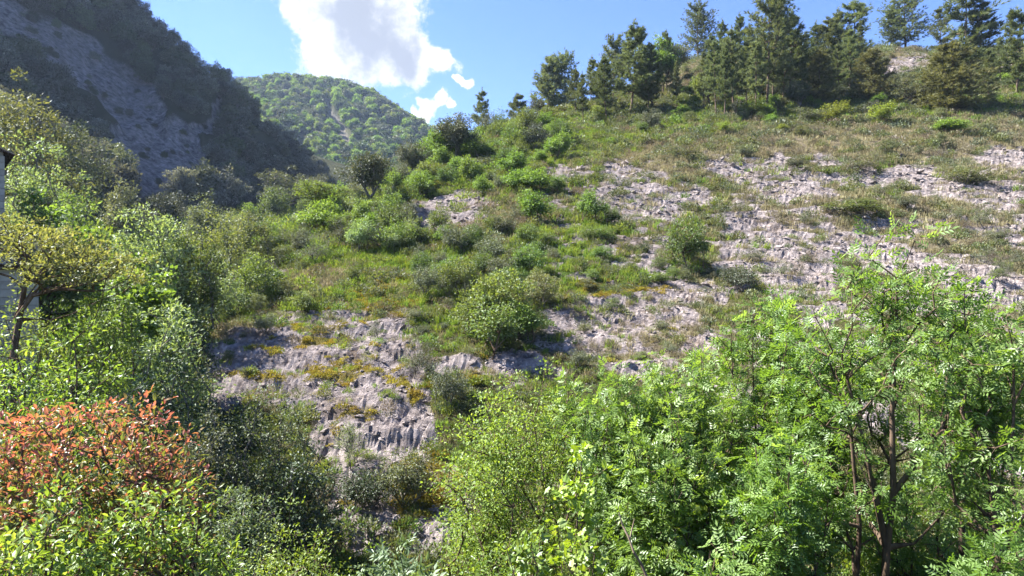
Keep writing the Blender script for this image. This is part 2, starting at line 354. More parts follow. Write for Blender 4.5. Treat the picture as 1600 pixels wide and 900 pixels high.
def blobs(lst, u, v, soft=.35):
    r = np.zeros(u.shape)
    for (a, b, ra, rb, an) in lst:
        c, s = math.cos(R(an)), math.sin(R(an)); du = u - a; dv = v - b
        d = np.sqrt(((du * c + dv * s) / ra) ** 2 + ((-du * s + dv * c) / rb) ** 2)
        r = np.maximum(r, 1 - sstep(1 - soft, 1 + soft, d))
    return r
BED = .56
def bedding(x, y, z):
    """place within a limestone bed, 0 at the foot of the tread, 1 at the lip above"""
    ph = z / BED + .75 * fbm(x * .16, y * .16, 9, 3) + .12 * fbm(x * .9, y * .9, 13, 2); return ph - np.floor(ph)
def fields(x, y, z):
    yy = np.maximum(y, .5); u = 800 + F * x / yy; v = 450 - F * z / yy
    wu = 26 * fbm(x * .9, y * .9, 11, 3); wv = 14 * fbm(x * .9 + 40, y * .9, 12, 3)
    u2, v2 = u + wu, v + wv
    slope_area = sstep(10.5, 13, y) * sstep(280, 340, u)
    rock = blobs(ROCK, u2, v2) * sstep(8, 11, y)
    patch = fbm(x * .35, y * .35, 21, 4)
    rock = np.clip(np.maximum(rock * (.86 + .3 * patch + np.where(u < 730, .15, .42) * fbm(x * 1.5 + 30, y * 1.5, 23, 4)), sstep(-.06, .3, .55 * patch + .7 * fbm(x * 1.5, y * 1.5, 22, 4)) * .85 * slope_area * sstep(640, 1050, u) * sstep(205, 270, v)), 0, 1)
    tread = 1 - sstep(.30, .55, bedding(x, y, z))
    rock = rock * (1 - np.where(u < 730, .26, .42) * tread * sstep(-.25, .3, fbm(x * .7, y * .7, 24, 3)))
    return rock, blobs(MOSS, u2, v2, .5), np.clip(blobs(DRY, u2, v2, .6) * .8 + .2 * patch, 0, 1), np.clip(blobs(LUSH, u2, v2, .6) * .8 - .25 * patch, 0, 1)
def relief(x, y, rock, z0=None):
    if z0 is None: z0 = base(x, y)
    s = np.clip(y / 25.0, .6, 2.2)
    z = .22 * s * fbm(x * .22, y * .22, 1, 4) + .05 * fbm(x * 1.6, y * 1.6, 2, 3)
    wx = x + .25 * fbm(x * 1.3, y * 1.3, 5, 2); wy = y + .25 * fbm(x * 1.3 + 9, y * 1.3, 6, 2)
    d1, d2, c = worley(wx * 1.15, wy * .8, 3); e1 = d2 - d1
    g1, g2, k = worley(wx * 3.1, wy * 2.3, 4); e2 = g2 - g1
    m1, m2, j = worley(wx * 5.5, wy * 4.2, 7)
    blk = .13 * (c - .5) + .10 * (k - .5) + .06 * (j - .5) - .10 * (1 - sstep(0, .2, e1)) - .09 * (1 - sstep(0, .25, e2)) - .06 * (1 - sstep(0, .3, m2 - m1)) + .07 * fbm(x * 5, y * 5, 8, 3)
    fr = bedding(x, y, z0); led = BED * (sstep(.42, .96, fr) - fr) * (.40 + .5 * vnoise(x * .3, y * .3, 10))
    return z + blk * .6 * rock + led * (.25 + .75 * np.clip(rock * 1.6, 0, 1)) * sstep(10, 13, y) + .10 * rock
def ground_z(x, y, detail=True):
    x = np.asarray(x, float); y = np.asarray(y, float)
    z = base(x, y)
    if detail:
        rock = fields(x, y, z)[0]; z = z + relief(x, y, rock, z)
    return z
def hit(u, v, y0=9.0, y1=135.0):
    """where the line of sight through a picture point meets the hillside"""
    ys = np.exp(np.linspace(math.log(y0), math.log(y1), 500)); xs = ys * (u - 800) / F; zs = ys * (450 - v) / F
    g = base(xs, ys) - zs; k = np.argmax(g > 0)
    if not (g > 0).any(): return None
    return xs[k], ys[k], float(ground_z(xs[k:k + 1], ys[k:k + 1])[0])

M_HILL = hillside_mat(); M_STONE = stone_mat(); M_CLIFF = cliff_mat()

def grid_faces(nt, ns):
    i = np.arange(ns - 1)[:, None] * nt + np.arange(nt - 1)[None]
    i = i.ravel(); return np.stack([i, i + 1, i + nt + 1, i + nt], -1)
NT, NS = 610, 455
gt = np.linspace(-.98, .98, NT); gs = np.exp(np.linspace(math.log(3.5), math.log(142), NS))
GX = (gt[None] * gs[:, None]); GY = np.repeat(gs[:, None] - S0, NT, 1)
GZ0 = base(GX, GY); G_rock, G_moss, G_dry, G_lush = fields(GX, GY, GZ0)
GZ = GZ0 + relief(GX, GY, G_rock, GZ0)
hill_me = mesh_np('hillside', np.stack([GX, GY, GZ], -1).reshape(-1, 3), [grid_faces(NT, NS)], [M_HILL],
                  vattr=dict(rock=G_rock.ravel(), moss=G_moss.ravel(), dry=G_dry.ravel(), lush=G_lush.ravel()), smooth=False)
hillside = tag(link('hillside', hill_me), 'stony hillside of pale limestone and scrub rising across the ravine', kind='structure')

# steep mountain in its own shade
mount_pts = [P3(*q) for q in [(300, 335, 92), (200, 335, 80), (100, 335, 66), (0, 335, 56), (-150, 335, 50), (400, 300, 118), (300, 230, 112), (200, 200, 108), (200, 100, 124), (100, 100, 108), (100, 200, 92), (0, 200, 78), (0, 100, 94), (0, 0, 112), (100, 0, 126), (320, 150, 132), (280, 90, 138),
                              (225, 22, 146), (270, 66, 148), (330, 118, 150), (390, 172, 158), (430, 206, 165), (470, 240, 172), (530, 275, 185), (440, 250, 145), (-200, 100, 70), (-200, -100, 100), (600, 320, 190), (420, 330, 112)]]
mount_pts += [(-40, 60, -2), (-30, 90, 2), (-30, 130, 2), (-20, 180, 4), (-96, 150, 74), (-120, 150, 104), (-140, 140, 132), (-110, 120, 80), (-150, 110, 128), (-155, 140, 160), (-200, 150, 215), (-105, 175, 74), (-130, 210, 70), (-90, 200, 50), (-170, 170, 160), (-120, 70, 66), (-160, 60, 85), (-75, 210, 40), (-200, 110, 180)]
mount = Field(mount_pts, 20.0)
CLIFF = [(60, 50, 70, 22, 35), (130, 100, 120, 40, 42), (200, 165, 80, 45, 50), (220, 220, 50, 45, 50), (240, 270, 50, 40, 70), (295, 222, 45, 22, 50), (180, 120, 60, 30, 45), (270, 245, 70, 14, 55), (225, 300, 25, 25, 0), (205, 140, 40, 14, 55), (10, 20, 60, 25, 30), (330, 190, 14, 30, 40), (300, 275, 18, 30, 60)]
mt, ms = 340, 260
t_ = np.linspace(-1.05, -.12, mt); s_ = np.exp(np.linspace(math.log(66), math.log(250), ms))
MX = t_[None] * s_[:, None]; MY = np.repeat(s_[:, None] - 20., mt, 1)
MZ0 = mount(MX, MY)
mu = 800 + F * MX / MY; mv = 450 - F * MZ0 / MY
M_rock = blobs(CLIFF, mu + 26 * fbm(MX * .12, MY * .12, 31, 4), mv + 22 * fbm(MX * .12 + 7, MY * .12, 32, 4), .25)
def mount_relief(x, y, rock):
    d1, d2, c = worley(x * .09 + .02 * y, y * .05, 33)
    return (1 - rock) * (3.2 * fbm(x * .045, y * .045, 34, 4)) + rock * (1.0 * fbm(x * .09, y * .06, 35, 4) + .9 * fbm(x * .3, y * .3, 36, 4) + 1.4 * (c - .5) * sstep(0, .3, d2 - d1) + .35 * (worley(x * .3, y * .25, 37)[2] - .5)) - rock * 1.0
MZ = MZ0 + mount_relief(MX, MY, M_rock)
mount_me = mesh_np('mountain', np.stack([MX, MY, MZ], -1).reshape(-1, 3), [grid_faces(mt, ms)], [M_CLIFF], vattr=dict(rock=M_rock.ravel()))
mountain = tag(link('mountain', mount_me), 'steep shaded mountainside with smooth grey cliffs and dark trees', kind='structure')

# far wooded hill
far_pts = [P3(*q) for q in [(470, 113, 470), (430, 116, 465), (380, 124, 455), (340, 130, 460), (520, 122, 470), (560, 136, 465), (600, 155, 455), (640, 182, 445), (680, 212, 440), (740, 255, 430), (820, 300, 430), (520, 235, 330), (440, 215, 330), (360, 200, 340), (600, 250, 330), (660, 275, 330), (480, 165, 390), (560, 185, 390), (400, 160, 400), (500, 310, 260), (650, 330, 260), (350, 300, 270)]]
far_pts += [(-150, 560, 120), (-60, 560, 60), (-250, 520, 130), (40, 500, 40), (80, 430, 40), (80, 300, 10), (-260, 400, 90), (-200, 300, 40)]
far = Field(far_pts, 40.0)
ft, fs = 200, 200
t_ = np.linspace(-.60, .16, ft); s_ = np.exp(np.linspace(math.log(260), math.log(620), fs))
FX = t_[None] * s_[:, None]; FY = np.repeat(s_[:, None] - 40., ft, 1); FZ0 = far(FX, FY)
fu = 800 + F * FX / FY; fv = 450 - F * FZ0 / FY
SCAR = [(527, 190, 12, 26, -25), (540, 215, 10, 26, -15), (515, 172, 7, 14, -20)]
F_rock = blobs(SCAR, fu + 5 * fbm(FX * .05, FY * .05, 41, 3), fv, .3)
FZ = FZ0 + 7 * fbm(FX * .012, FY * .012, 42, 4) - 4 * F_rock
far_me = mesh_np('hill', np.stack([FX, FY, FZ], -1).reshape(-1, 3), [grid_faces(ft, fs)], [M_CLIFF], vattr=dict(rock=F_rock.ravel() * .52))
far_hill = tag(link('hill', far_me), 'distant rounded hill covered in sunlit green woodland', kind='structure')

# low land that everything stands on, out to the horizon
g = 4500.0
me = mesh_np('ground', [(-g, -g, -14), (g, -g, -14), (g, g, -14), (-g, g, -14)], [np.array([[0, 1, 2, 3]])], [flat_mat('valley_turf', (.05, .06, .025), (.10, .10, .045), .05)])
tag(link('ground', me), 'low valley ground running out to the horizon', kind='structure')

#@@VEG
# ------------------------------------------------------------------ plant building blocks
LEAF2 = (np.array([(0, 0, 0), (.42, .27, .05), (1, 0, -.04), (.42, -.27, .05)]), np.array([(0, 1, 2), (0, 2, 3)]))
LEAF_NARROW = (np.array([(0, 0, 0), (.45, .13, .03), (1, 0, -.05), (.45, -.13, .03)]), np.array([(0, 1, 2), (0, 2, 3)]))
LEAF4 = (np.array([(0, 0, 0), (.38, .20, .07), (.72, .16, .04), (1, 0, -.10), (.72, -.16, .04), (.38, -.20, .07), (.45, 0, 0)]),
         np.array([(0, 1, 6), (6, 1, 2), (6, 2, 3), (6, 3, 4), (6, 4, 5), (0, 6, 5)]))
LEAF_LOBED = (np.array([(0, 0, 0), (-.05, .36, .03), (.32, .30, .05), (.42, .52, 0), (.62, .24, .04), (1, 0, -.08), (.62, -.24, .04), (.42, -.52, 0), (.32, -.30, .05), (-.05, -.36, .03)]),
              np.array([(0, 1, 2), (0, 2, 4), (2, 3, 4), (0, 4, 5), (0, 5, 6), (6, 7, 8), (0, 6, 8), (0, 8, 9)]))
def _pinnate(n=7, ln=.34, wd=.30):
    V = []; T = []
    def leaflet(p, a, l):
        k = len(V); ca, sa = math.cos(a), math.sin(a)
        for (x, y, z) in ((0, 0, 0), (.45, wd / 2, .03), (1, 0, -.05), (.45, -wd / 2, .03)):
            V.append((p + l * (x * ca - y * sa), l * (x * sa + y * ca), z * l - .18 * p * p))
        T.extend([(k, k + 1, k + 2), (k, k + 2, k + 3)])
    for i in range((n - 1) // 2):
        p = .25 + .6 * i / max(1, (n - 1) // 2)
        leaflet(p, R(58), ln); leaflet(p, R(-58), ln)
    leaflet(.82, 0, ln * 1.05)
    return np.array(V), np.array(T)
PINNATE7 = _pinnate(7, .40, .38); PINNATE5 = _pinnate(5, .46, .42)
def _tuft(n, seed, spread=.9, w=.05):
    rg = np.random.default_rng(seed); V = []; T = []
    for i in range(n):
        d = unit(np.array([1.0, 0, 0]) + spread * rg.normal(size=3) * .6); p = unit(np.cross(d, rg.normal(size=3)))
        k = len(V); l = rg.uniform(.7, 1.05)
        V += [tuple(p * w), tuple(-p * w), tuple(d * l)]; T.append((k, k + 1, k + 2))
    return np.array(V), np.array(T)
TUFT = _tuft(9, 1, 1.0, .075); TUFT_SOFT = _tuft(9, 2, .85, .05)

def scatter_leaves(rng, P, A, Nn, S, tmpl):
    tv, tf = tmpl
    A = unit(A); B = unit(np.cross(Nn, A)); C = np.cross(A, B)
    V = P[:, None] + S[:, None, None] * (tv[None, :, 0:1] * A[:, None] + tv[None, :, 1:2] * B[:, None] + tv[None, :, 2:3] * C[:, None])
    n, k = len(P), len(tv)
    Fc = (tf[None] + (np.arange(n) * k)[:, None, None]).reshape(-1, 3)
    return V.reshape(-1, 3), Fc
def tubes(E, sides=5):
    """E: list of (p0, p1, r0, r1)"""
    if not len(E): return np.zeros((0, 3)), np.zeros((0, 4), int)
    p0 = np.array([e[0] for e in E], float); p1 = np.array([e[1] for e in E], float); r0 = np.array([e[2] for e in E]); r1 = np.array([e[3] for e in E])
    d = unit(p1 - p0); ref = np.where(np.abs(d[:, 2:3]) > .9, np.array([[1., 0, 0]]), np.array([[0, 0, 1.]]))
    a = unit(np.cross(d, ref)); b = np.cross(d, a)
    an = np.arange(sides) * 2 * math.pi / sides
    ring = np.cos(an)[None, :, None] * a[:, None] + np.sin(an)[None, :, None] * b[:, None]
    V = np.concatenate([p0[:, None] + ring * r0[:, None, None], p1[:, None] + ring * r1[:, None, None]], 1)
    n = len(p0); j = np.arange(sides); j2 = (j + 1) % sides
    q = np.stack([j, j2, j2 + sides, j + sides], -1)
    return V.reshape(-1, 3), (q[None] + (np.arange(n) * 2 * sides)[:, None, None]).reshape(-1, 4)
def skeleton(rng, starts, tips, r_tip=.008, pw=.42, wander=.12, seg=.5, upward=.25):
    """starts: list of chains of points (trunks); tips joined greedily to the growing frame. Returns tube edges."""
    pos = []; par = []; path = []
    for ch in starts:
        last = -1
        if pos and ch[0][2] > .05:                                            # a limb: grows from the nearest trunk node
            dn = [np.linalg.norm(q - np.array(ch[0], float)) for q in pos]; last = int(np.argmin(dn)); ch = ch[1:] if dn[last] < .05 else ch
        for p in ch:
            pos.append(np.array(p, float)); par.append(last)
            path.append(0 if last < 0 else path[last] + np.linalg.norm(pos[-1] - pos[last])); last = len(pos) - 1
    base_n = len(pos)
    c0 = pos[0]
    order = np.argsort(np.linalg.norm(tips - c0, axis=1))
    ends = []
    for i in order:
        t = tips[i]; A = np.array(pos); d = np.linalg.norm(A - t, axis=1)
        pen = np.where(A[:, 2] > t[2] - .15 * d, d * .8, 0)                     # prefer to come from below
        k = int(np.argmin(d + .45 * np.array(path) + pen))
        L_ = d[k]; ns = max(1, int(round(L_ / seg))); last = k
        side = rng.normal(size=3) * wander * L_; side[2] += upward * L_ * -.35
        for s in range(1, ns + 1):
            f = s / ns
            q = A[k] * (1 - f) + t * f + side * math.sin(math.pi * f) * (.5 if s < ns else 0) + rng.normal(size=3) * .02 * L_ * (s < ns)
            pos.append(q); par.append(last); path.append(path[last] + np.linalg.norm(q - pos[last])); last = len(pos) - 1
        ends.append(last)
    cnt = np.zeros(len(pos))
    for e in ends: cnt[e] += 1
    for i in range(len(pos) - 1, -1, -1):
        if par[i] >= 0: cnt[par[i]] += cnt[i]
    rad = r_tip * np.maximum(cnt, 1) ** pw
    return [(pos[par[i]], pos[i], rad[par[i]] if par[par[i]] >= 0 or i < base_n else rad[i] * 1.05, rad[i]) for i in range(len(pos)) if par[i] >= 0]

def crown_points(rng, n, rx, ry, rz, zc, seed, inner=.35, lob=.35, flat_bottom=.5, multi=0):
    """clump centres through a lobed, uneven crown volume"""
    d = unit(rng.normal(size=(n, 3)))
    az = np.arctan2(d[:, 1], d[:, 0]); el = np.arcsin(d[:, 2])
    l = 1 + lob * fbm(az * 1.3 + 5, el * 2.0 + seed, seed, 2) + lob * .6 * np.sin(az * 3 + seed) * np.cos(el * 2)
    r = (inner + (1 - inner) * rng.random(n) ** .6) * l
    p = d * r[:, None] * np.array([rx, ry, rz])
    if multi:                                                          # several unequal heads grown into one another
        a = rng.uniform(0, 6.28, multi); rr = rng.uniform(.15, .62, multi); sz = rng.uniform(.38, .72, multi); hz = rng.uniform(-.55, .42, multi); sz[0] = .68; rr[0] = .12; hz[0] = .3
        w_ = sz ** 2; k = rng.choice(multi, n, p=w_ / w_.sum())
        p = p * sz[k][:, None] + np.stack([np.cos(a[k]) * rr[k] * rx, np.sin(a[k]) * rr[k] * ry, hz[k] * rz], -1)
    p[:, 2] = np.where(p[:, 2] < 0, p[:, 2] * flat_bottom, p[:, 2])
    p[:, 2] += zc
    return p
def leaf_cloud(rng, clumps, per, cr, size, tmpl, center, up=.55, out=.6, rnd=.7, droop=.2, flat=.75, lvbias=0.0, along=None):
    n = len(clumps) * per
    idx = np.repeat(np.arange(len(clumps)), per)
    sc_ = cr * rng.uniform(.65, 1.3, len(clumps))[idx]
    off = rng.normal(size=(n, 3)); off = off / np.maximum(np.linalg.norm(off, axis=1, keepdims=True), .01) * (rng.random(n) ** .5)[:, None]
    off[:, 2] *= flat
    P = clumps[idx] + off * sc_[:, None]
    o = unit(P - np.asarray(center)); loc = unit(off)
    Nn = unit(np.array([0, 0, 1.]) * up + o * out * .5 + loc * out * .5 + rng.normal(size=(n, 3)) * rnd * .6)
    A = loc * .7 + o * .5 + rng.normal(size=(n, 3)) * rnd + np.array([0, 0, -droop])
    S = size * rng.uniform(.5, 1.3, n)
    V, Fc = scatter_leaves(rng, P, A, Nn, S, tmpl)
    hh = (P[:, 2] - P[:, 2].min()) / max(np.ptp(P[:, 2]), .01)
    lv = np.clip(rng.normal(.45, .2 + .12 * (lvbias > .8), n) + lvbias * (hh - .5), 0, 1)
    lv = np.where(rng.random(n) < .04, rng.uniform(.85, 1, n), lv)
    lv = np.repeat(lv, len(tmpl[1]))
    return V, Fc, lv

def make_plant(name, crown_name, stem_name, mat_leaf, mat_bark, seed, h, rx, ry=None, clumps=60, per=60, cr=.25, leaf=.07, tmpl=LEAF2, z0=.3, stems=1, r_tip=.006, trunk=None, inner=.35, lob=.35,
               flatb=.5, up=.55, lvbias=0., twigs=2, wander=.14, lean=0., droop=.2, pts=None, multi=0, seg=.5, single=False, flat=.75, sides=5, extra=None):
    """h total height, rx/ry half widths; returns (stem mesh, foliage mesh)"""
    rng = np.random.default_rng(seed); ry = ry or rx
    zc = h * (z0 + (1 - z0) * .42); rz = (h - zc - cr * .5)
    C = crown_points(rng, clumps, rx - cr * .5, ry - cr * .5, rz, zc, seed, inner, lob, flatb, multi) if pts is None else pts(rng)
    if extra is not None: C = np.concatenate([C, np.array(extra, float)])
    C[:, 2] = np.maximum(C[:, 2], cr * .5)
    if trunk is None:
        starts = []
        for k in range(stems):
            a = rng.uniform(0, 6.28); s = .05 * rx + (.10 * rx * rng.random() if stems > 1 else 0)
            b = np.array([math.cos(a) * s, math.sin(a) * s, -.25]); t = np.array([math.cos(a) * s * (1 + 4 * (stems > 1)) + lean * h * z0, math.sin(a) * s * (1 + 4 * (stems > 1)), max(h * z0 * .9, .15)])
            starts.append([b, (b * .55 + t * .45) + rng.normal(size=3) * .03 * h * np.array([1, 1, 0]), t])
    else: starts = trunk
    E = skeleton(rng, starts, C, r_tip, wander=wander, seg=seg)
    for c in C:                                                                # twigs in the clump
        for k in range(twigs):
            d = unit(rng.normal(size=3) + unit(c - np.array([0, 0, zc])) * .8) * cr * rng.uniform(.5, 1.0)
            E.append((c, c + d, r_tip * .7, r_tip * .3))
    sv, sf = tubes(E, sides)
    V, Fc, lv = leaf_cloud(rng, C, per, cr, leaf, tmpl, (0, 0, zc * .8), up=up, lvbias=lvbias, droop=droop, flat=flat)
    if single:
        nv = len(sv)
        me = mesh_np(name, np.concatenate([sv, V]), [sf, Fc + nv], [mat_bark, mat_leaf], midx=np.concatenate([np.zeros(len(sf)), np.ones(len(Fc))]), fattr=dict(lv=np.concatenate([np.zeros(len(sf)), lv])))
        return me, None
    return mesh_np(name + '_' + stem_name, sv, [sf], [mat_bark], smooth=True), mesh_np(name + '_' + crown_name, V, [Fc], [mat_leaf], fattr=dict(lv=lv))

def make_pine(seed, H, rmax, bare=.28, whorls=16, per=5, tuft=.34, mat=None, bark=None, sparse=1.0, tilt=.35, top=.25, tm=None, prof=.75):
    rng = np.random.default_rng(seed); tm = tm or TUFT
    bend = rng.normal(size=2) * .02 * H
    def tr(f): return np.array([bend[0] * math.sin(f * 2.6), bend[1] * math.sin(f * 2.1), f * H])
    zs = np.linspace(0, 1, 14); E = []
    for a, b in zip(zs[:-1], zs[1:]):
        ra = .022 * H * (1 - a) ** .8 * .5 + .012; rb = .022 * H * (1 - b) ** .8 * .5 + .012
        E.append((tr(a) - np.array([0, 0, .3 if a == 0 else 0]), tr(b), ra, rb))
    T = []; TD = []
    for w in range(whorls):
        f = bare + (1 - bare) * (w + rng.uniform(-.3, .3)) / whorls
        f = min(max(f, bare * .9), .985); g = (f - bare) / (1 - bare)
        R_ = rmax * ((1 - g) ** prof * (1 - top) + top * (1 - g) ** .3 * .9) * (.55 + .45 * min(1, (g + .12) * 4))
        for k in range(per):
            if rng.random() > sparse: continue
            a = rng.uniform(0, 6.28); L_ = R_ * rng.uniform(.6, 1.18)
            d = np.array([math.cos(a), math.sin(a), 0]); o = tr(f); prev = o; n = 5
            rise = tilt + .5 * g + rng.normal() * .12
            for s in range(1, n + 1):
                q = s / n; p = o + d * L_ * q + np.array([0, 0, L_ * (rise * q * (.35 + .65 * q) - .12 * math.sin(q * 3.1))])
                r = .011 + .03 * (1 - q) * L_ / 2
                E.append((prev, p, r + .004, r)); 
                if q > .38:
                    m = int(3 + 5 * q)
                    for j in range(m):
                        sd = rng.normal(size=3) * np.array([.5, .5, .25]) * L_ * .17 * (1.4 - .4 * q)
                        T.append(prev + (p - prev) * rng.random() + sd); TD.append(unit(d * .5 + np.array([0, 0, .55]) + sd * .9 / max(L_ * .2, .05) + rng.normal(size=3) * .3))
                prev = p
    for j in range(14):
        T.append(tr(1) + rng.normal(size=3) * np.array([.12, .12, .3])); TD.append(unit(np.array([0, 0, 1.]) + rng.normal(size=3) * .4))
    T = np.array(T); TD = np.array(TD); n = len(T)
    V, Fc = scatter_leaves(rng, T, TD, rng.normal(size=(n, 3)), tuft * rng.uniform(.75, 1.3, n), tm)
    lv = np.repeat(np.clip(rng.normal(.45, .22, n), 0, 1), len(tm[1]))
    sv, sf = tubes(E, 6)
    return mesh_np('pine_trunk', sv, [sf], [bark], smooth=True), mesh_np('pine_crown', V, [Fc], [mat], fattr=dict(lv=lv))

# ------------------------------------------------------------------ plant materials (real leaf colours)
G = {}
G['pine'] = leaf_mat('pine_needles', (.06, .08, .042), (.105, .13, .07), (.16, .185, .11), trans=.3, gloss=.0, hv=.015, vv=.25)
G['pine_olive'] = leaf_mat('pine_needles_olive', (.06, .066, .034), (.10, .105, .055), (.14, .14, .075), trans=.25, gloss=.0, hv=.015, vv=.2)
G['oak'] = leaf_mat('holm_oak_leaves', (.03, .042, .02), (.065, .075, .042), (.12, .12, .085), trans=.2, gloss=.03, rough=.5, hv=.025, vv=.3)
G['green'] = leaf_mat('bright_green_leaves', (.055, .10, .016), (.10, .162, .03), (.165, .23, .055), trans=.5, hv=.012, vv=.12, tcol=(1.25, 1.2, .6))
G['mid'] = leaf_mat('mid_green_leaves', (.045, .075, .018), (.08, .12, .03), (.13, .17, .055), trans=.45, hv=.025)
G['pale'] = leaf_mat('pale_green_leaves', (.075, .115, .045), (.13, .18, .08), (.21, .26, .14), trans=.42, gloss=.03, hv=.02)
G['elder'] = leaf_mat('elder_leaflets', (.06, .115, .018), (.105, .18, .036), (.19, .27, .09), trans=.54, gloss=.025, rough=.45, hv=.01, vv=.1, tcol=(1.3, 1.25, .5))
G['grey'] = leaf_mat('grey_green_leaves', (.05, .065, .035), (.085, .10, .058), (.135, .145, .095), trans=.3, hv=.02)
G['olive'] = leaf_mat('olive_scrub_leaves', (.05, .064, .024), (.088, .106, .04), (.135, .145, .066), trans=.35, hv=.025)
G['brown'] = leaf_mat('dry_scrub', (.075, .06, .036), (.12, .10, .06), (.17, .145, .09), trans=.3, hv=.02, tcol=(1.1, 1, .8))
G['yellow'] = leaf_mat('yellow_green_leaves', (.09, .13, .02), (.14, .19, .03), (.21, .25, .05), trans=.45, hv=.02)
G['lime'] = leaf_mat('lime_vine_leaves', (.10, .16, .015), (.16, .23, .02), (.24, .30, .04), trans=.5, gloss=.05, hv=.02)
G['bramble'] = leaf_mat('bramble_leaves', (.07, .12, .016), (.125, .185, .03), (.21, .26, .055), trans=.48, gloss=.03, rough=.45, hv=.015, vv=.1)
G['photinia'] = leaf_mat('photinia_leaves', (.055, .095, .02), (.135, .16, .036), (.29, .10, .08), trans=.42, gloss=.03, rough=.4, hv=.0, vv=.05, tcol=(1.3, 1.1, .6))
G['bronze'] = leaf_mat('bronze_yellow_leaves', (.09, .11, .034), (.15, .17, .06), (.21, .21, .095), trans=.42, hv=.02)
G['mount'] = leaf_mat('mountain_oak_leaves', (.05, .058, .052), (.11, .115, .104), (.20, .20, .185), trans=.25, gloss=.0, hv=.02, vv=.45)
G['hawthorn'] = leaf_mat('hawthorn_leaves', (.08, .13, .02), (.14, .20, .035), (.21, .27, .065), trans=.5, gloss=.02, hv=.01, vv=.08)
G['dark'] = leaf_mat('dark_green_leaves', (.018, .035, .012), (.035, .055, .02), (.06, .08, .03), trans=.25, gloss=.03, hv=.02)
G['moss'] = leaf_mat('stonecrop', (.13, .105, .03), (.19, .165, .038), (.27, .24, .05), trans=.25, gloss=.0, hv=.02)
G['dryg'] = leaf_mat('dry_grass', (.125, .115, .062), (.185, .17, .098), (.265, .245, .155), trans=.3, gloss=.0, hv=.012, tcol=(1.1, 1, .8))
G['grass'] = leaf_mat('green_grass', (.065, .105, .022), (.11, .16, .034), (.17, .21, .06), trans=.4, gloss=.0, hv=.025)
B_BROWN = bark_mat('brown_bark', (.05, .036, .026), (.13, .095, .07))
B_GREY = bark_mat('grey_bark', (.08, .07, .06), (.19, .17, .15))
B_PINE = bark_mat('pine_bark', (.06, .045, .035), (.16, .12, .095), 8)
B_DRY = bark_mat('dead_twig_bark', (.14, .105, .075), (.28, .22, .165))

# ------------------------------------------------------------------ placing
rng0 = random.Random(7)
def thing(name, label, cat, loc, rz=0., s=(1, 1, 1), group=None, parts=()):
    o = link(name, None); o.empty_display_size = .3
    o.location = loc; o.rotation_euler = (0, 0, rz); o.scale = s if isinstance(s, tuple) else (s, s, s)
    tag(o, label, cat, group)
    for pn, me in parts: link(pn, me, o)
    return o
def solo(name, label, cat, me, loc, rz=0., s=1., group=None, tilt=(0, 0)):
    o = link(name, me); o.location = loc; o.rotation_euler = (tilt[0], tilt[1], rz); o.scale = s if isinstance(s, tuple) else (s, s, s)
    return tag(o, label, cat, group)
def spot(u, Y): 
    x = (u - 800) / F * Y
    return x, Y, float(ground_z(np.array([x]), np.array([Y]))[0])

# ---- pines on the ridge: base point in the picture, height in px, kind
PINES = [make_pine(101, 10, 2.4, .25, 12, 6, .36, G['pine'], B_PINE), make_pine(102, 10, 2.0, .33, 12, 5, .34, G['pine'], B_PINE, prof=.6), make_pine(103, 10, 2.7, .22, 12, 6, .38, G['pine'], B_PINE, tilt=.25),
         make_pine(104, 10, 1.6, .31, 13, 5, .32, G['pine'], B_PINE, prof=.9), make_pine(105, 10, 2.6, .34, 10, 5, .40, G['pine'], B_PINE, tilt=.55, top=.55, prof=.5)]
PINES_OL = [make_pine(111, 10, 3.2, .06, 14, 7, .44, G['pine_olive'], B_PINE, tilt=.15), make_pine(112, 10, 3.9, .05, 14, 7, .46, G['pine_olive'], B_PINE, tilt=.2)]
PINE_OPEN = [make_pine(121, 10, 3.4, .12, 13, 6, .40, G['pine'], B_PINE, tilt=.5, top=.5, prof=.45), make_pine(122, 10, 3.3, .16, 12, 5, .46, G['pine'], B_PINE, tilt=.3, sparse=.85)]
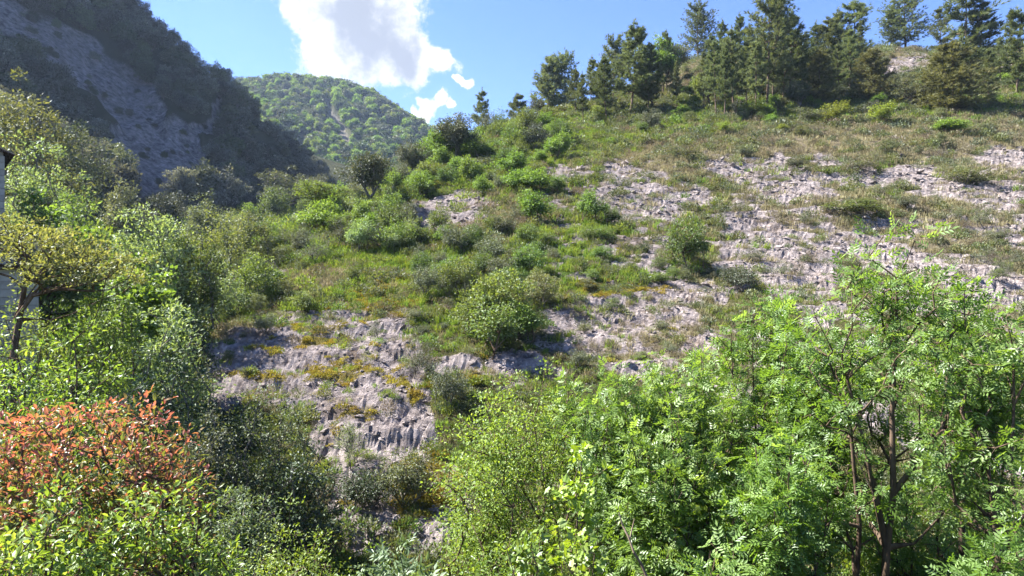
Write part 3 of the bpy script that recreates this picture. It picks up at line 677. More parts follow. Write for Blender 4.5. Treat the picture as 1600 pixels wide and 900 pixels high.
# (u, v base, v top, width factor, kind, label)
pine_list = [
 (985, 182, 40, 1.15, ('P', 0), 'tallest dark pine of the ridge end, standing left of the bright green broadleaf crown'),
 (1012, 178, 70, .9, ('P', 2), 'dark pine pressed against the right of the tall ridge-end pine'),
 (957, 176, 62, .8, ('P', 4), 'grey pine with a high top just left of the tall ridge-end pine'),
 (935, 175, 100, .9, ('P', 1), 'brownish thin pine between the lime-green tree and the tall ridge-end pine'),
 (868, 168, 88, 1.2, ('P', 2), 'grey-green rounded pine at the very left end of the ridge trees'),
 (912, 192, 118, .8, ('P', 1), 'small slender pine on the grass in front of the lime-green tree'),
 (884, 160, 84, .8, ('P', 4), 'ragged pine top poking up behind the grey-green rounded pine'),
 (1042, 150, 50, .7, ('P', 2), 'dark conifer beside the bright green crown, left of the lone skyline pine'),
 (1090, 73, 9, 1.1, ('O', 0), 'lone open-crowned pine standing on the skyline against the blue sky'),
 (1058, 172, 95, .7, ('P', 3), 'thin young pine on the pale grassy gap right of the ridge-end group'),
 (1100, 178, 80, .75, ('P', 3), 'slender pine with a straight pale trunk at the left of the pine stand'),
 (1119, 186, 66, .8, ('P', 1), 'slim pine second from the left in the dense pine stand'),
 (1127, 120, 34, .8, ('P', 0), 'pale pine top rising behind the left of the pine stand'),
 (1132, 188, 75, .8, ('P', 3), 'front pine with twin thin trunks low in the pine stand'),
 (1146, 172, 48, .85, ('P', 1), 'tall slim pine in the left half of the dense pine stand'),
 (1152, 110, 26, .9, ('P', 0), 'grey pine top behind the dense pine stand, left of the tallest'),
 (1166, 172, 62, .8, ('P', 3), 'pine with bare dark lower trunk in the middle of the stand'),
 (1180, 178, 66, .85, ('P', 1), 'pine at the front middle of the stand with bare trunk over green shrubs'),
 (1198, 168, 2, .95, ('P', 4), 'tallest pine of the stand, its top reaching the picture edge'),
 (1215, 130, -6, .8, ('P', 4), 'tall open-topped pine just behind the tallest pine of the stand'),
 (1207, 160, 60, .8, ('P', 3), 'thin pine right of the tallest one, with bare trunk'),
 (1234, 158, 28, 1.1, ('P', 0), 'broad dark pine with several trunks right of the tallest pine'),
 (1243, 150, 50, .9, ('P', 2), 'dark pine filling the gap behind the broad dark pine'),
 (1262, 140, 55, .9, ('P', 1), 'narrow dark pine left of the pair with rounded tops'),
 (1290, 135, 30, 1.1, ('P', 2), 'dark round-topped pine in the right half of the stand'),
 (1306, 120, 20, 1.0, ('P', 0), 'dark pine just left of the pale drooping-topped pine'),
 (1330, 120, 5, 1.15, ('O', 1), 'tall pale pine with one drooping side branch against the sky'),
 (1328, 145, 50, 1.0, ('P', 2), 'dark pine below the pale drooping-topped pine'),
 (1278, 163, 82, 1.25, ('L', 0), 'olive bushy pine with branches down to the ground before the stand'),
 (1358, 160, 78, 1.2, ('L', 1), 'olive-green conical pine right of the stand, branches to the ground'),
 (1415, 75, -8, 1.35, ('O', 0), 'bushy pine leaning right on the skyline above the pale ledges'),
 (1393, 72, 14, .9, ('P', 2), 'dense dark pine hugging the left of the leaning skyline pine'),
 (1468, 85, 14, 1.0, ('O', 1), 'flat-topped open pine on the skyline left of the great pine'),
 (1512, 120, -14, 1.3, ('O', 1), 'great dark pine with long layered branches at the right of the ridge'),
 (1528, 118, 5, 1.1, ('P', 2), 'dark pine merging into the right side of the great layered pine'),
 (1490, 172, 68, 1.45, ('L', 1), 'wide silvery-olive pine spreading low in front of the great pine'),
 (1462, 166, 100, 1.3, ('L', 0), 'low silvery pine skirt left of the wide silvery-olive pine'),
 (1588, 148, 18, 1.0, ('O', 1), 'dark pine with layered branches cut by the right picture edge'),
 (1580, 75, 15, .8, ('P', 3), 'thin faint pine on the skyline near the right picture edge'),
 (855, 172, 104, .9, ('P', 1), 'leftmost slim grey pine at the foot of the ridge end'),
 (900, 178, 108, .9, ('P', 2), 'mid-grey pine in front of the lime-green tree'),
 (922, 168, 92, .9, ('P', 0), 'dusky pine right behind the lime-green tree'),
 (948, 186, 92, .9, ('P', 0), 'bushy pine at the front left foot of the tall ridge-end pine'),
 (1000, 150, 58, .9, ('P', 1), 'pine top filling the gap behind the tall ridge-end pine'),
 (1110, 140, 55, .9, ('P', 2), 'pale green pine at the back left of the pine stand'),
 (1140, 150, 60, .95, ('P', 2), 'dense pine filling the back of the left half of the stand'),
 (1172, 140, 42, .95, ('P', 0), 'dense pine behind the stand, left of the tallest pine'),
 (1190, 150, 55, .9, ('P', 2), 'dark pine packed in just left of the tallest pine'),
 (1222, 165, 70, .8, ('P', 1), 'slim pine between the tallest pine and the broad dark one'),
 (1256, 165, 88, .8, ('P', 3), 'small thin pine under the broad dark pine'),
 (1275, 125, 40, .95, ('P', 0), 'dark pine at the back, left of the round-topped pine'),
 (1312, 152, 70, .9, ('P', 1), 'dark pine between the two olive pines'),
 (1345, 130, 40, .8, ('P', 3), 'narrow pine at the right end of the stand'),
 (1545, 160, 80, .9, ('P', 2), 'dark pine at the right foot of the great layered pine'),
 (1565, 140, 60, .8, ('P', 1), 'slim pine between the great pine and the right picture edge'),
 (755, 205, 146, .8, ('P', 1), 'small pointed pine alone on the saddle beside the clouds'),
 (806, 180, 150, 1.2, ('P', 2), 'low dark pine on the saddle right of the small pointed pine'),
]
for (u, vb, vt, wf, (kd, ki), lab) in pine_list:
    h = hit(u, vb, 40)
    if h is None:
        h = spot(u, 100.)
    x, y, z = h
    H = (450 - vt) / F * y - z
    p = {'P': PINES, 'L': PINES_OL, 'O': PINE_OPEN}[kd][ki]
    s = H / 10.
    thing('pine_tree', lab, 'tree', (x, y, z), rng0.uniform(0, 6.28), (s * wf * 1.13, s * wf * 1.13, s), 'pines along the ridge', (('trunk', p[0]), ('crown', p[1])))

# ---- broadleaf and shrub prototypes for the slope (metres, later scaled)
SH = {}
def proto(key, *a, **k):
    SH[key] = make_plant('shrub', 'foliage', 'stem', *a, multi=5, **k)
proto('green', G['green'], B_BROWN, 201, 2.0, 1.1, clumps=70, per=60, cr=.30, leaf=.10, stems=3, z0=.12)
proto('mid', G['mid'], B_BROWN, 202, 2.0, 1.2, clumps=80, per=60, cr=.28, leaf=.09, stems=4, z0=.1)
proto('mid2', G['mid'], B_BROWN, 203, 2.0, 1.0, clumps=60, per=60, cr=.30, leaf=.09, stems=3, z0=.15, lob=.5)
proto('grey', G['grey'], B_GREY, 204, 2.0, 1.2, clumps=80, per=50, cr=.25, leaf=.08, stems=5, z0=.08, lob=.45)
proto('grey2', G['grey'], B_GREY, 205, 2.0, 1.0, clumps=60, per=40, cr=.24, leaf=.08, stems=5, z0=.1, tmpl=LEAF_NARROW, lob=.5)
proto('olive', G['olive'], B_GREY, 206, 2.0, 1.3, clumps=80, per=50, cr=.25, leaf=.08, stems=5, z0=.06, lob=.4)
proto('olive2', G['olive'], B_GREY, 207, 2.0, 1.5, clumps=90, per=40, cr=.24, leaf=.075, stems=6, z0=.05, lob=.5, tmpl=LEAF_NARROW)
proto('dark', G['oak'], B_GREY, 208, 2.0, 1.1, clumps=80, per=60, cr=.28, leaf=.085, stems=3, z0=.1)
proto('pale', G['pale'], B_GREY, 209, 2.0, 1.1, clumps=70, per=50, cr=.28, leaf=.09, stems=4, z0=.1)
proto('brown', G['brown'], B_GREY, 210, 2.0, 1.4, clumps=80, per=40, cr=.24, leaf=.07, stems=6, z0=.05, tmpl=LEAF_NARROW, lob=.5)
proto('yellow', G['yellow'], B_BROWN, 211, 2.0, 1.1, clumps=60, per=50, cr=.28, leaf=.09, stems=3, z0=.1)
TR = {}
def tproto(key, *a, **k): TR[key] = make_plant('tree', 'crown', 'trunk', *a, multi=6, **k)
tproto('oak', G['oak'], B_GREY, 301, 6.0, 2.7, clumps=120, per=70, cr=.6, leaf=.19, z0=.22, r_tip=.02, seg=.9)
tproto('oak2', G['oak'], B_GREY, 302, 6.0, 2.4, clumps=110, per=70, cr=.6, leaf=.19, z0=.25, r_tip=.02, lob=.5, seg=.9)
tproto('green', G['green'], B_BROWN, 303, 6.0, 2.3, clumps=110, per=70, cr=.55, leaf=.18, z0=.25, r_tip=.02, lob=.45, seg=.9)
tproto('mid', G['mid'], B_BROWN, 304, 6.0, 2.5, clumps=120, per=70, cr=.55, leaf=.17, z0=.2, r_tip=.02, lob=.45, seg=.9)
tproto('grey', G['grey'], B_GREY, 305, 6.0, 2.7, clumps=120, per=60, cr=.5, leaf=.16, z0=.2, r_tip=.02, lob=.4, seg=.9)
tproto('yellow', G['yellow'], B_BROWN, 306, 6.0, 2.3, clumps=100, per=60, cr=.55, leaf=.17, z0=.22, r_tip=.02, lob=.5, seg=.9)
tproto('pale', G['pale'], B_GREY, 307, 6.0, 2.6, clumps=120, per=70, cr=.5, leaf=.16, z0=.2, r_tip=.02, lob=.4, seg=.9)
FILLERS = []
def put(kind, u, vb, vt, wpx, label, tree=False, group=None, y0=9.0, Y=None, cat=None):
    """a plant whose foot stands at picture point (u, vb) on the slope, its top at row vt, about wpx wide"""
    h = hit(u, vb, y0) if Y is None else spot(u, Y)
    if h is None: return None
    x, y, z = h; H = (450 - vt) / F * y - z; W = wpx / F * y
    pr = (TR if tree else SH)[kind]; h0 = 6.0 if tree else 2.0
    w0 = {'oak': 5.4, 'oak2': 4.8, 'green': 4.6, 'mid': 5.0, 'grey': 5.4, 'yellow': 4.6, 'pale': 5.2}.get(kind, 5) if tree else {'green': 2.2, 'mid': 2.4, 'mid2': 2.0, 'grey': 2.4, 'grey2': 2.0, 'olive': 2.6, 'olive2': 3.0, 'dark': 2.2, 'pale': 2.2, 'brown': 2.8, 'yellow': 2.2}[kind]
    H = max(H, .25)
    return thing('broadleaf_tree' if tree else 'shrub', label, cat or ('tree' if tree else 'shrub'), (x, y, z - .03), rng0.uniform(0, 6.28), (W / w0, W / w0, H / h0), group,
                 (('trunk', pr[0]), ('crown', pr[1])) if tree else (('stem', pr[0]), ('foliage', pr[1])))

# trees along the skyline and the edge of the spur
put('green', 1035, 150, 46, 60, 'bright yellow-green broadleaf tree on the ridge between dark pines', True, y0=50)
put('yellow', 905, 165, 82, 70, 'lime-green leafy tree glowing behind the grey ridge-end pines', True, y0=50)
for (k_, u_, vb_, vt_, w_, lb_) in (('mid', 862, 176, 118, 50, 'dull green tree at the lower left end of the ridge trees'), ('green', 918, 160, 88, 60, 'fresh green crown between lime-green tree and tall ridge-end pine'), ('oak', 942, 172, 112, 55, 'dark broadleaf tree low among the ridge-end pines'), ('grey', 965, 150, 70, 60, 'greyish broadleaf crown behind the tall ridge-end pine'), ('mid', 1018, 172, 110, 60, 'mid-green tree at the right foot of the tall ridge-end pine'), ('oak2', 1052, 128, 66, 55, 'dark broadleaf crown below the lone skyline pine'), ('mid', 1108, 168, 112, 55, 'green broadleaf tree at the left foot of the pine stand'), ('oak', 1250, 170, 120, 60, 'dark broadleaf tree low in the pine stand, left of the olive pine'), ('grey', 1425, 165, 118, 70, 'silvery broadleaf tree left of the wide silvery-olive pine'), ('oak', 1405, 150, 108, 55, 'dark bushy tree right of the conical olive pine')):
    put(k_, u_, vb_, vt_, w_, lb_, True, y0=50)
put('green', 885, 172, 105, 45, 'yellow-green tree at the left end of the ridge, behind a grey pine', True, y0=50)
put('oak', 715, 258, 172, 95, 'dark holm oak crown on the saddle under the small white cloud', True, y0=30)
put('green', 690, 262, 190, 80, 'bright green tree in front of the dark holm oak on the saddle', True, y0=30)
put('oak2', 575, 335, 230, 95, 'brownish dark round tree at the left edge of the spur', True, y0=30)
put('grey', 452, 340, 262, 105, 'silvery grey tree crown against the shaded mountain', True, y0=30)
put('oak', 640, 285, 215, 60, 'dull grey-green tree between the brownish round tree and the saddle', True, y0=30)
put('mid', 510, 345, 278, 100, 'mid-green rounded tree right of the silvery grey tree', True, y0=30)
put('dark', 840, 188, 148, 42, 'dark evergreen bush on the saddle skyline, left of the ridge pines', y0=40)
put('mid', 795, 192, 158, 45, 'bluish-green bush on the saddle skyline beside the small pine', y0=40)
put('grey2', 770, 212, 168, 60, 'greyish thorny bush just below the small pointed pine', y0=40)
put('green', 873, 250, 196, 50, 'bright green young bush in the middle of the upper green slope', y0=20)
put('green', 735, 290, 235, 44, 'bright green leafy bush below the holm oak on the saddle', y0=20)
put('dark', 1018, 205, 165, 40, 'dark rounded bush on the green turf under the tall ridge-end pine', y0=20)
put('mid', 655, 300, 262, 60, 'loose green bush left of the bright green leafy bush', y0=20)
put('mid', 600, 340, 300, 80, 'green bush at the foot of the brownish round tree', y0=20)
# named shrubs on the rocky slope
put('green', 838, 348, 290, 72, 'round bright green bush with a dark base in the middle of the stony slope', y0=15)
put('green', 925, 350, 286, 56, 'upright light green sapling left of the smooth grey outcrop', y0=15)
put('mid', 958, 352, 318, 36, 'small green bush at the foot of the light green sapling', y0=15)
put('mid', 1076, 420, 328, 84, 'dense dark-green round bush beside the pale rock, centre right', y0=15)
put('dark', 1155, 452, 410, 70, 'low dark grey-green bush right of the dense round bush', y0=15)
put('mid2', 625, 392, 340, 80, 'dark green spreading shrub above the bright grass patch', y0=15)
put('grey', 710, 395, 345, 70, 'grey-green shrub right of the shrub above the grass patch', y0=15)
put('grey2', 487, 415, 355, 72, 'silvery twiggy shrub beside the path of yellow grass', y0=15)
put('grey', 672, 465, 405, 66, 'silver-grey shrub left of the large green thicket', y0=15)
put('mid', 720, 470, 395, 80, 'green shrub at the upper left of the large thicket', y0=15)
put('mid', 785, 520, 410, 130, 'large yellow-green thicket in the centre of the slope', y0=15)
put('green', 818, 535, 462, 90, 'fresh green shrub at the right foot of the large thicket', y0=12)
put('mid2', 735, 530, 455, 90, 'leafy shrub at the left foot of the large thicket', y0=12)
put('mid2', 760, 560, 460, 110, 'lower part of the thicket, a shrub hanging over dark rock', y0=12)
put('olive', 850, 480, 415, 100, 'olive shrub at the right of the large thicket', y0=15)
put('grey2', 800, 420, 380, 90, 'grey shrub just above the large thicket', y0=15)
put('grey2', 648, 590, 512, 70, 'pale green bush rooted on the edge of the rock dome', y0=12)
put('grey', 690, 640, 560, 90, 'grey-green bush hanging in the cleft right of the rock dome', y0=11)
put('mid', 548, 446, 412, 32, 'small dark bush standing alone on the yellow grass', y0=15)
put('grey2', 590, 525, 495, 34, 'tiny twiggy bush on the rock dome', y0=12)
put('grey', 410, 522, 482, 48, 'grey-green bush on the left shoulder of the rock dome', y0=12)
put('olive2', 1530, 355, 312, 76, 'leafy green bush under the white ledge near the right edge', y0=20)
put('olive', 1320, 340, 308, 150, 'long low olive shrub across the middle of the right slope', y0=20)
put('green', 1490, 208, 180, 70, 'fresh green bush on the meadow below the silvery pine', y0=20)
put('yellow', 1375, 192, 160, 60, 'yellow-green bush on the meadow below the olive pine', y0=20)
put('yellow', 1300, 190, 158, 60, 'yellow-tinged bush on the meadow below the bushy olive pine', y0=20)
put('grey', 1258, 192, 165, 64, 'grey-green bush at the meadow edge under the pine stand', y0=20)
put('mid', 1180, 182, 152, 60, 'green bush growing between trunks at the foot of the pine stand', y0=20)
put('olive2', 1060, 250, 222, 90, 'olive bush on the upper slope above the grey outcrop', y0=20)
put('grey2', 1340, 268, 240, 90, 'greyish wispy shrub on the upper right stony slope', y0=20)
put('olive', 1525, 292, 255, 100, 'olive shrub above the white ledge near the right edge', y0=20)

# ---- unique plants of the near bank, the ravine and the left valley
def near(name, label, cat, u, Y, vt, wpx, mat, bark, seed, crown='foliage', stem='stem', zb=None, dpx=None, **k):
    """built at its true size: foot on the ground at distance Y, top at row vt, wpx wide"""
    x, y, z = spot(u, Y)
    if zb is not None: z = zb
    H = (450 - vt) / F * Y - z; W = wpx / F * Y / 2; D = (dpx or wpx) / F * Y / 2
    sm, fm = make_plant(name, crown, stem, mat, bark, seed, H, W, D, **k)
    return thing(name, label, cat, (x, y, z), 0., 1., None, ((stem, sm), (crown, fm)))

# near bank, left
def pts_photinia(rng, H=2.1, W=1.35):
    n = 150; p = crown_points(rng, n, W, W * .9, H * .5, H * .52, 5, .4, .25, .9); return p
near('photinia_bush', 'photinia bush with red and orange young leaves, lower left', 'bush', 128, 5.6, 578, 400, G['photinia'], B_BROWN, 401, clumps=360, per=40, cr=.18, leaf=.062, tmpl=LEAF4, stems=7, z0=.14, r_tip=.004, lvbias=1.0, up=.45, droop=-.1, inner=.5, lob=.12, flatb=.9, dpx=330)
near('bramble_bush', 'yellow-green bramble spreading below the red-leaved bush', 'bush', 205, 4.7, 755, 440, G['bramble'], B_BROWN, 402, clumps=240, per=30, cr=.17, leaf=.060, tmpl=LEAF4, stems=8, z0=.05, r_tip=.004, lvbias=.3, inner=.5, lob=.3, flatb=1., dpx=300)
near('bramble_bush', 'bright bramble at the very bottom left corner of the picture', 'bush', 20, 4.2, 805, 330, G['bramble'], B_BROWN, 403, clumps=150, per=30, cr=.17, leaf=.062, tmpl=LEAF4, stems=8, z0=.05, r_tip=.004, lvbias=.3, inner=.5, lob=.3, flatb=1.)
near('shrub', 'dark fine-leaved evergreen shrub right of the red-leaved bush', 'shrub', 415, 11.6, 600, 190, G['olive'], B_GREY, 404, clumps=170, per=60, cr=.24, leaf=.058, stems=6, z0=.08, r_tip=.005, lob=.45, inner=.3)
near('shrub', 'dark green shrub shading the foot of the rock dome', 'shrub', 470, 11.0, 690, 150, G['dark'], B_GREY, 405, clumps=130, per=60, cr=.22, leaf=.058, stems=5, z0=.06, r_tip=.005, lob=.4)
near('shrub', 'pale glossy-leaved shrub between bramble and dark shrub', 'shrub', 372, 8.6, 728, 130, G['pale'], B_GREY, 406, clumps=100, per=46, cr=.16, leaf=.055, tmpl=LEAF4, stems=5, z0=.06, r_tip=.004, lob=.4)
near('shrub', 'small grey-leaved shrub behind the red-leaved bush', 'shrub', 320, 10.5, 610, 110, G['grey'], B_GREY, 407, clumps=90, per=44, cr=.2, leaf=.055, stems=5, z0=.08, r_tip=.004, lob=.4)
near('shrub', 'fresh green shrub with fine leaves below the rock dome', 'shrub', 460, 7.4, 800, 210, G['bramble'], B_BROWN, 408, clumps=170, per=50, cr=.17, leaf=.040, stems=6, z0=.05, r_tip=.004, lob=.45)
near('shrub', 'pale broad-leaved elder shoots at the bottom centre', 'shrub', 610, 6.4, 850, 170, G['pale'], B_BROWN, 409, clumps=80, per=16, cr=.2, leaf=.17, tmpl=PINNATE5, stems=6, z0=.05, r_tip=.004, lob=.35)
near('shrub', 'light green sprig growing on the rock face below the dome', 'shrub', 548, 14.2, 655, 50, G['pale'], B_GREY, 410, clumps=40, per=36, cr=.16, leaf=.055, tmpl=LEAF_NARROW, stems=4, z0=.08, r_tip=.004, lob=.5)
near('shrub', 'ochre and green cushion shrub on the dark rock below the dome', 'shrub', 640, 13.4, 690, 90, G['olive'], B_GREY, 411, clumps=90, per=50, cr=.2, leaf=.05, stems=5, z0=.05, r_tip=.004, lob=.5)
near('shrub', 'dark cushion shrub hanging on the rock at the foot of the dome', 'shrub', 565, 13.2, 725, 90, G['dark'], B_GREY, 412, clumps=80, per=46, cr=.2, leaf=.05, stems=5, z0=.05, r_tip=.004, lob=.5)
# near bank, centre and right
near('hawthorn_bush', 'large rounded bright green hawthorn bush, bottom centre', 'bush', 815, 10.4, 590, 280, G['hawthorn'], B_BROWN, 420, clumps=330, per=66, cr=.26, leaf=.058, tmpl=LEAF2, stems=7, z0=.12, r_tip=.005, lob=.3, inner=.4, flatb=.95, up=.35, lvbias=.25)
near('hawthorn_bush', 'smaller green hawthorn bush at the left foot of the large one', 'bush', 770, 9.6, 690, 170, G['hawthorn'], B_BROWN, 421, clumps=150, per=60, cr=.22, leaf=.05, stems=5, z0=.08, r_tip=.005, lob=.35, flatb=.95)
def shoots(name, label, cat, u, Y, vt, wpx, seed, nst=16, mat=None, crown='foliage', stem='stem', per=13, leaf=.17, cr=.17, lo=.35, fan=1.0, step=.2, **k):
    """many upright stems fanning from one foot, leafy along their upper part"""
    x, y, z = spot(u, Y); H = (450 - vt) / F * Y - z; W = wpx / F * Y / 2
    rg_ = np.random.default_rng(seed); tr = []; pt = []
    for i in range(nst):
        a = rg_.uniform(0, 6.28); q = math.sqrt(rg_.random()); tx, ty = math.cos(a) * q * W, math.sin(a) * q * W * .8
        h = H * (1.02 - .35 * q * rg_.random() - .12 * rg_.random()); ch = []
        for s_ in range(7):
            f_ = s_ / 6; ch.append(np.array([tx * f_ ** fan + rg_.normal() * .03 * (s_ > 0), ty * f_ ** fan + rg_.normal() * .03 * (s_ > 0), -.2 + (h + .2) * (f_ if fan > .9 else f_ ** 1.1)]))
        tr.append(ch); m_ = int(h * (1 - lo) / step) + 1
        for j in range(m_):
            f_ = lo + (1 - lo) * (j + rg_.random() * .6) / m_; f_ = min(f_, .995); ii = min(int(f_ * 6), 5); p = ch[ii] + (ch[ii + 1] - ch[ii]) * (f_ * 6 - ii)
            for _ in range(2):
                pt.append(p + rg_.normal(size=3) * np.array([.17, .17, .06]) * (1.15 - .6 * f_) * 1.1)
        pt.append(ch[-1])
    P_ = np.array(pt)
    sm, fm = make_plant(name, crown, stem, mat or G['elder'], B_BROWN, seed, H, W, W, pts=lambda r: P_.copy(), clumps=1, per=per, cr=cr, leaf=leaf, tmpl=PINNATE7, r_tip=.0045, trunk=tr, seg=.3, up=.6, lvbias=.4, wander=.08, twigs=1, **k)
    return thing(name, label, cat, (x, y, z), 0., 1., None, ((stem, sm), (crown, fm)))
shoots('elder_bush', 'tall elder thicket with pale shining leaves right of the hawthorn', 'bush', 985, 9.4, 572, 230, 422, 22)
shoots('elder_bush', 'elder bush with upright stems between two taller elders', 'bush', 1092, 9.9, 548, 190, 423, 17)
shoots('elder_bush', 'whitish-green elder bush with drooping leaf sprays, lower right', 'bush', 1222, 7.7, 672, 190, 424, 14, lo=.4)
shoots('elder_tree', 'young elder tree behind the whitish elder bush', 'tree', 1190, 10.6, 448, 230, 425, 13, None, 'crown', 'trunk', leaf=.19, lo=.4, step=.24)
shoots('elder_bush', 'bright elder bush filling the middle of the lower right thicket', 'bush', 1055, 8.4, 640, 170, 427, 13, lo=.3)
shoots('elder_bush', 'elder shoots between the young elder and the forked tree', 'bush', 1290, 9.8, 480, 110, 426, 7, leaf=.18, lo=.4)
def fg_tree(u, Y, vt, vfork, wpx, label, seed, lean, mat=G['elder'], n=260):
    x, y, z = spot(u, Y); H = (450 - vt) / F * Y - z; W = wpx / F * Y / 2; fk = (450 - vfork) / F * Y - z
    t1 = [(0, 0, -.3), (lean * .25, .0, fk * .35), (lean * .6, .03, fk * .7), (lean, 0, fk), (lean * 1.05, .05, fk + (H - fk) * .3), (lean * 1.2, .0, fk + (H - fk) * .55), (lean * 1.25, 0, fk + (H - fk) * .8)]
    t2 = [(0, 0, -.3), (-.2, .13, .12), (-.25, .15, fk * .4), (-.22, .1, fk * .8), (-.35, .1, fk + (H - fk) * .25), (-.6, .2, fk + (H - fk) * .5)]
    t3 = [(lean, 0, fk), (lean + W * .22, -.05, fk + (H - fk) * .15), (lean + W * .42, .05, fk + (H - fk) * .32)]
    t4 = [(lean * .6, .03, fk * .7), (lean - W * .2, .1, fk + (H - fk) * .18), (lean - W * .33, .1, fk + (H - fk) * .42)]
    def pts(rng):
        d = unit(rng.normal(size=(n, 3))); rr = rng.random(n) ** .45
        p = d * rr[:, None] * np.array([W * .92, W * .8, (H - fk) * .62]); p[:, 2] += fk + (H - fk) * .36
        lo = (p[:, 2] < (450 - 600) / F * Y - z) & (np.abs(p[:, 0]) < .32 * W) & (p[:, 1] < .35); p[lo, 1] = rng.uniform(.35, W * .7, lo.sum())
        nar = np.clip((p[:, 2] - fk - (H - fk) * .35) / ((H - fk) * .62), 0, 1); p[:, 0] = lean + p[:, 0] * (1 - .55 * nar); p[:, 1] *= (1 - .5 * nar)
        return p
    sm, fm = make_plant('elder_tree', 'crown', 'trunk', mat, B_BROWN, seed, H, W, W, pts=pts, clumps=n, per=14, cr=.24, leaf=.18, tmpl=PINNATE7, r_tip=.0062, trunk=[t1, t2, t3, t4], seg=.3, up=.5, lvbias=.35, wander=.1, sides=7)
    return thing('elder_tree', label, 'tree', (x, y, z), 0., 1., None, (('trunk', sm), ('crown', fm)))
fg_tree(1375, 8.6, 350, 770, 400, 'tall forked elder tree with bare brown trunk at the right', 430, .18, n=215)
fg_tree(1600, 7.6, 480, 820, 300, 'elder tree with dark trunk cut by the right picture edge', 431, -.1, n=130)
fg_tree(1500, 9.8, 440, 700, 230, 'thin elder tree between the forked tree and the right edge', 432, .1, n=110)
near('elder_bush', 'green elder undergrowth beneath the forked tree', 'bush', 1440, 10.6, 740, 260, G['elder'], B_BROWN, 433, clumps=110, per=15, cr=.24, leaf=.18, tmpl=PINNATE7, stems=7, z0=.1, r_tip=.005, lob=.35, flatb=.9, lvbias=.4)
near('elder_bush', 'pale elder shoots in the dark hollow at the bottom right', 'bush', 1120, 6.6, 850, 150, G['elder'], B_BROWN, 434, clumps=60, per=14, cr=.2, leaf=.16, tmpl=PINNATE7, stems=5, z0=.1, r_tip=.004, lob=.4, lvbias=.5)
near('elder_bush', 'leafy elder bush in the bottom right corner', 'bush', 1560, 6.8, 800, 170, G['elder'], B_BROWN, 435, clumps=80, per=14, cr=.22, leaf=.17, tmpl=PINNATE7, stems=5, z0=.1, r_tip=.004, lob=.4, lvbias=.4)
near('shrub', 'low green shrub under the large hawthorn, bottom centre', 'shrub', 800, 6.3, 835, 230, G['bramble'], B_BROWN, 436, clumps=130, per=40, cr=.17, leaf=.048, tmpl=LEAF4, stems=6, z0=.05, r_tip=.004, lob=.4)
# climbing vine: a leafy column and a mat
def vine(u, Y, v0, v1, wpx, label, seed, n=60):
    x, y, z = spot(u, Y); top = (450 - v0) / F * Y - z; W = wpx / F * Y
    def pts(rng):
        f = rng.random(n); p = np.stack([rng.normal(size=n) * W * .28 + .12 * W * np.sin(f * 5), rng.normal(size=n) * W * .28, .1 + f * (top - .15)], -1); return p
    sm, fm = make_plant('climbing_vine', 'foliage', 'stem', G['lime'], B_BROWN, seed, top, W, W, pts=pts, clumps=n, per=11, cr=.13, leaf=.085, tmpl=LEAF_LOBED, r_tip=.004, up=.2, seg=.2,
                        trunk=[[(0, 0, -.2), (.04, .05, top * .3), (-.05, 0, top * .6), (.03, .03, top * .92)]], droop=.5)
    return thing('climbing_vine', label, 'vine', (x, y, z), 0., 1., None, (('stem', sm), ('foliage', fm)))
vine(905, 7.6, 690, 900, 55, 'lime-green vine climbing in front of the hawthorn bush', 440, 70)
vine(840, 6.4, 812, 900, 120, 'lime-green vine mat at the bottom centre', 441, 50)
vine(1075, 8.0, 790, 900, 60, 'lime-green vine hanging over the dark hollow', 442, 34)
vine(925, 6.2, 840, 900, 90, 'broad-leaved lime vine at the bottom edge beside the dark hollow', 443, 40)
# dead bramble canes in the dark hollow
def canes(u, Y, wpx, hpx, label, seed, n=70):
    x, y, z = spot(u, Y); rng = np.random.default_rng(seed); E = []
    for i in range(n):
        a = rng.uniform(0, 6.28); p = np.array([rng.normal() * .5 * wpx / F * Y / 2, rng.normal() * .35, -.1]); L_ = hpx / F * Y * rng.uniform(.5, 1.15)
        lean = rng.normal(size=2) * .35; prev = p
        for s in range(1, 6):
            f = s / 5; q = p + np.array([lean[0] * f * L_ * 1.4, lean[1] * f * L_, L_ * (1.25 * f - .55 * f * f)]) + rng.normal(size=3) * .015
            E.append((prev, q, .0065 * (1.1 - f * .6), .0065 * (1.1 - (f + .2) * .6))); prev = q
    sv, sf = tubes(E, 4)
    me = mesh_np('dead_canes', sv, [sf], [B_DRY], smooth=True)
    o = link('dry_canes', me); o.location = (x, y, z)
    return tag(o, label, kind='stuff')
canes(1000, 7.6, 200, 150, 'tangle of dry brown bramble canes in the dark hollow', 450, 90)
canes(1180, 7.9, 160, 130, 'dry brown canes under the whitish elder bush', 451, 60)
canes(960, 8.6, 90, 190, 'upright dead brown stems at the foot of the hawthorn', 452, 40)
def stick(u, Y, v, L_, dx, dz, label):
    x, y, _ = P3(u, v, Y); z = (450 - v) / F * Y
    E = []; a = np.array([0, 0, 0.]); d = unit(np.array([dx, .15, dz])) * L_
    rng = np.random.default_rng(int(u))
    pr = a
    for s in range(1, 6):
        q = d * s / 5 + rng.normal(size=3) * .01; E.append((pr, q, .02 - .002 * s, .018 - .002 * s)); pr = q
    b = d * .6; E.append((b, b + unit(np.array([dx + .6, 0, dz + .3])) * L_ * .3, .009, .005))
    sv, sf = tubes(E, 6)
    return solo('fallen_branch', label, 'branch', mesh_np('fallen_branch', sv, [sf], [B_DRY], smooth=True), (x, y, z))
stick(1012, 6.9, 905, .75, -.35, .8, 'pale broken branch sticking out of the dark hollow')

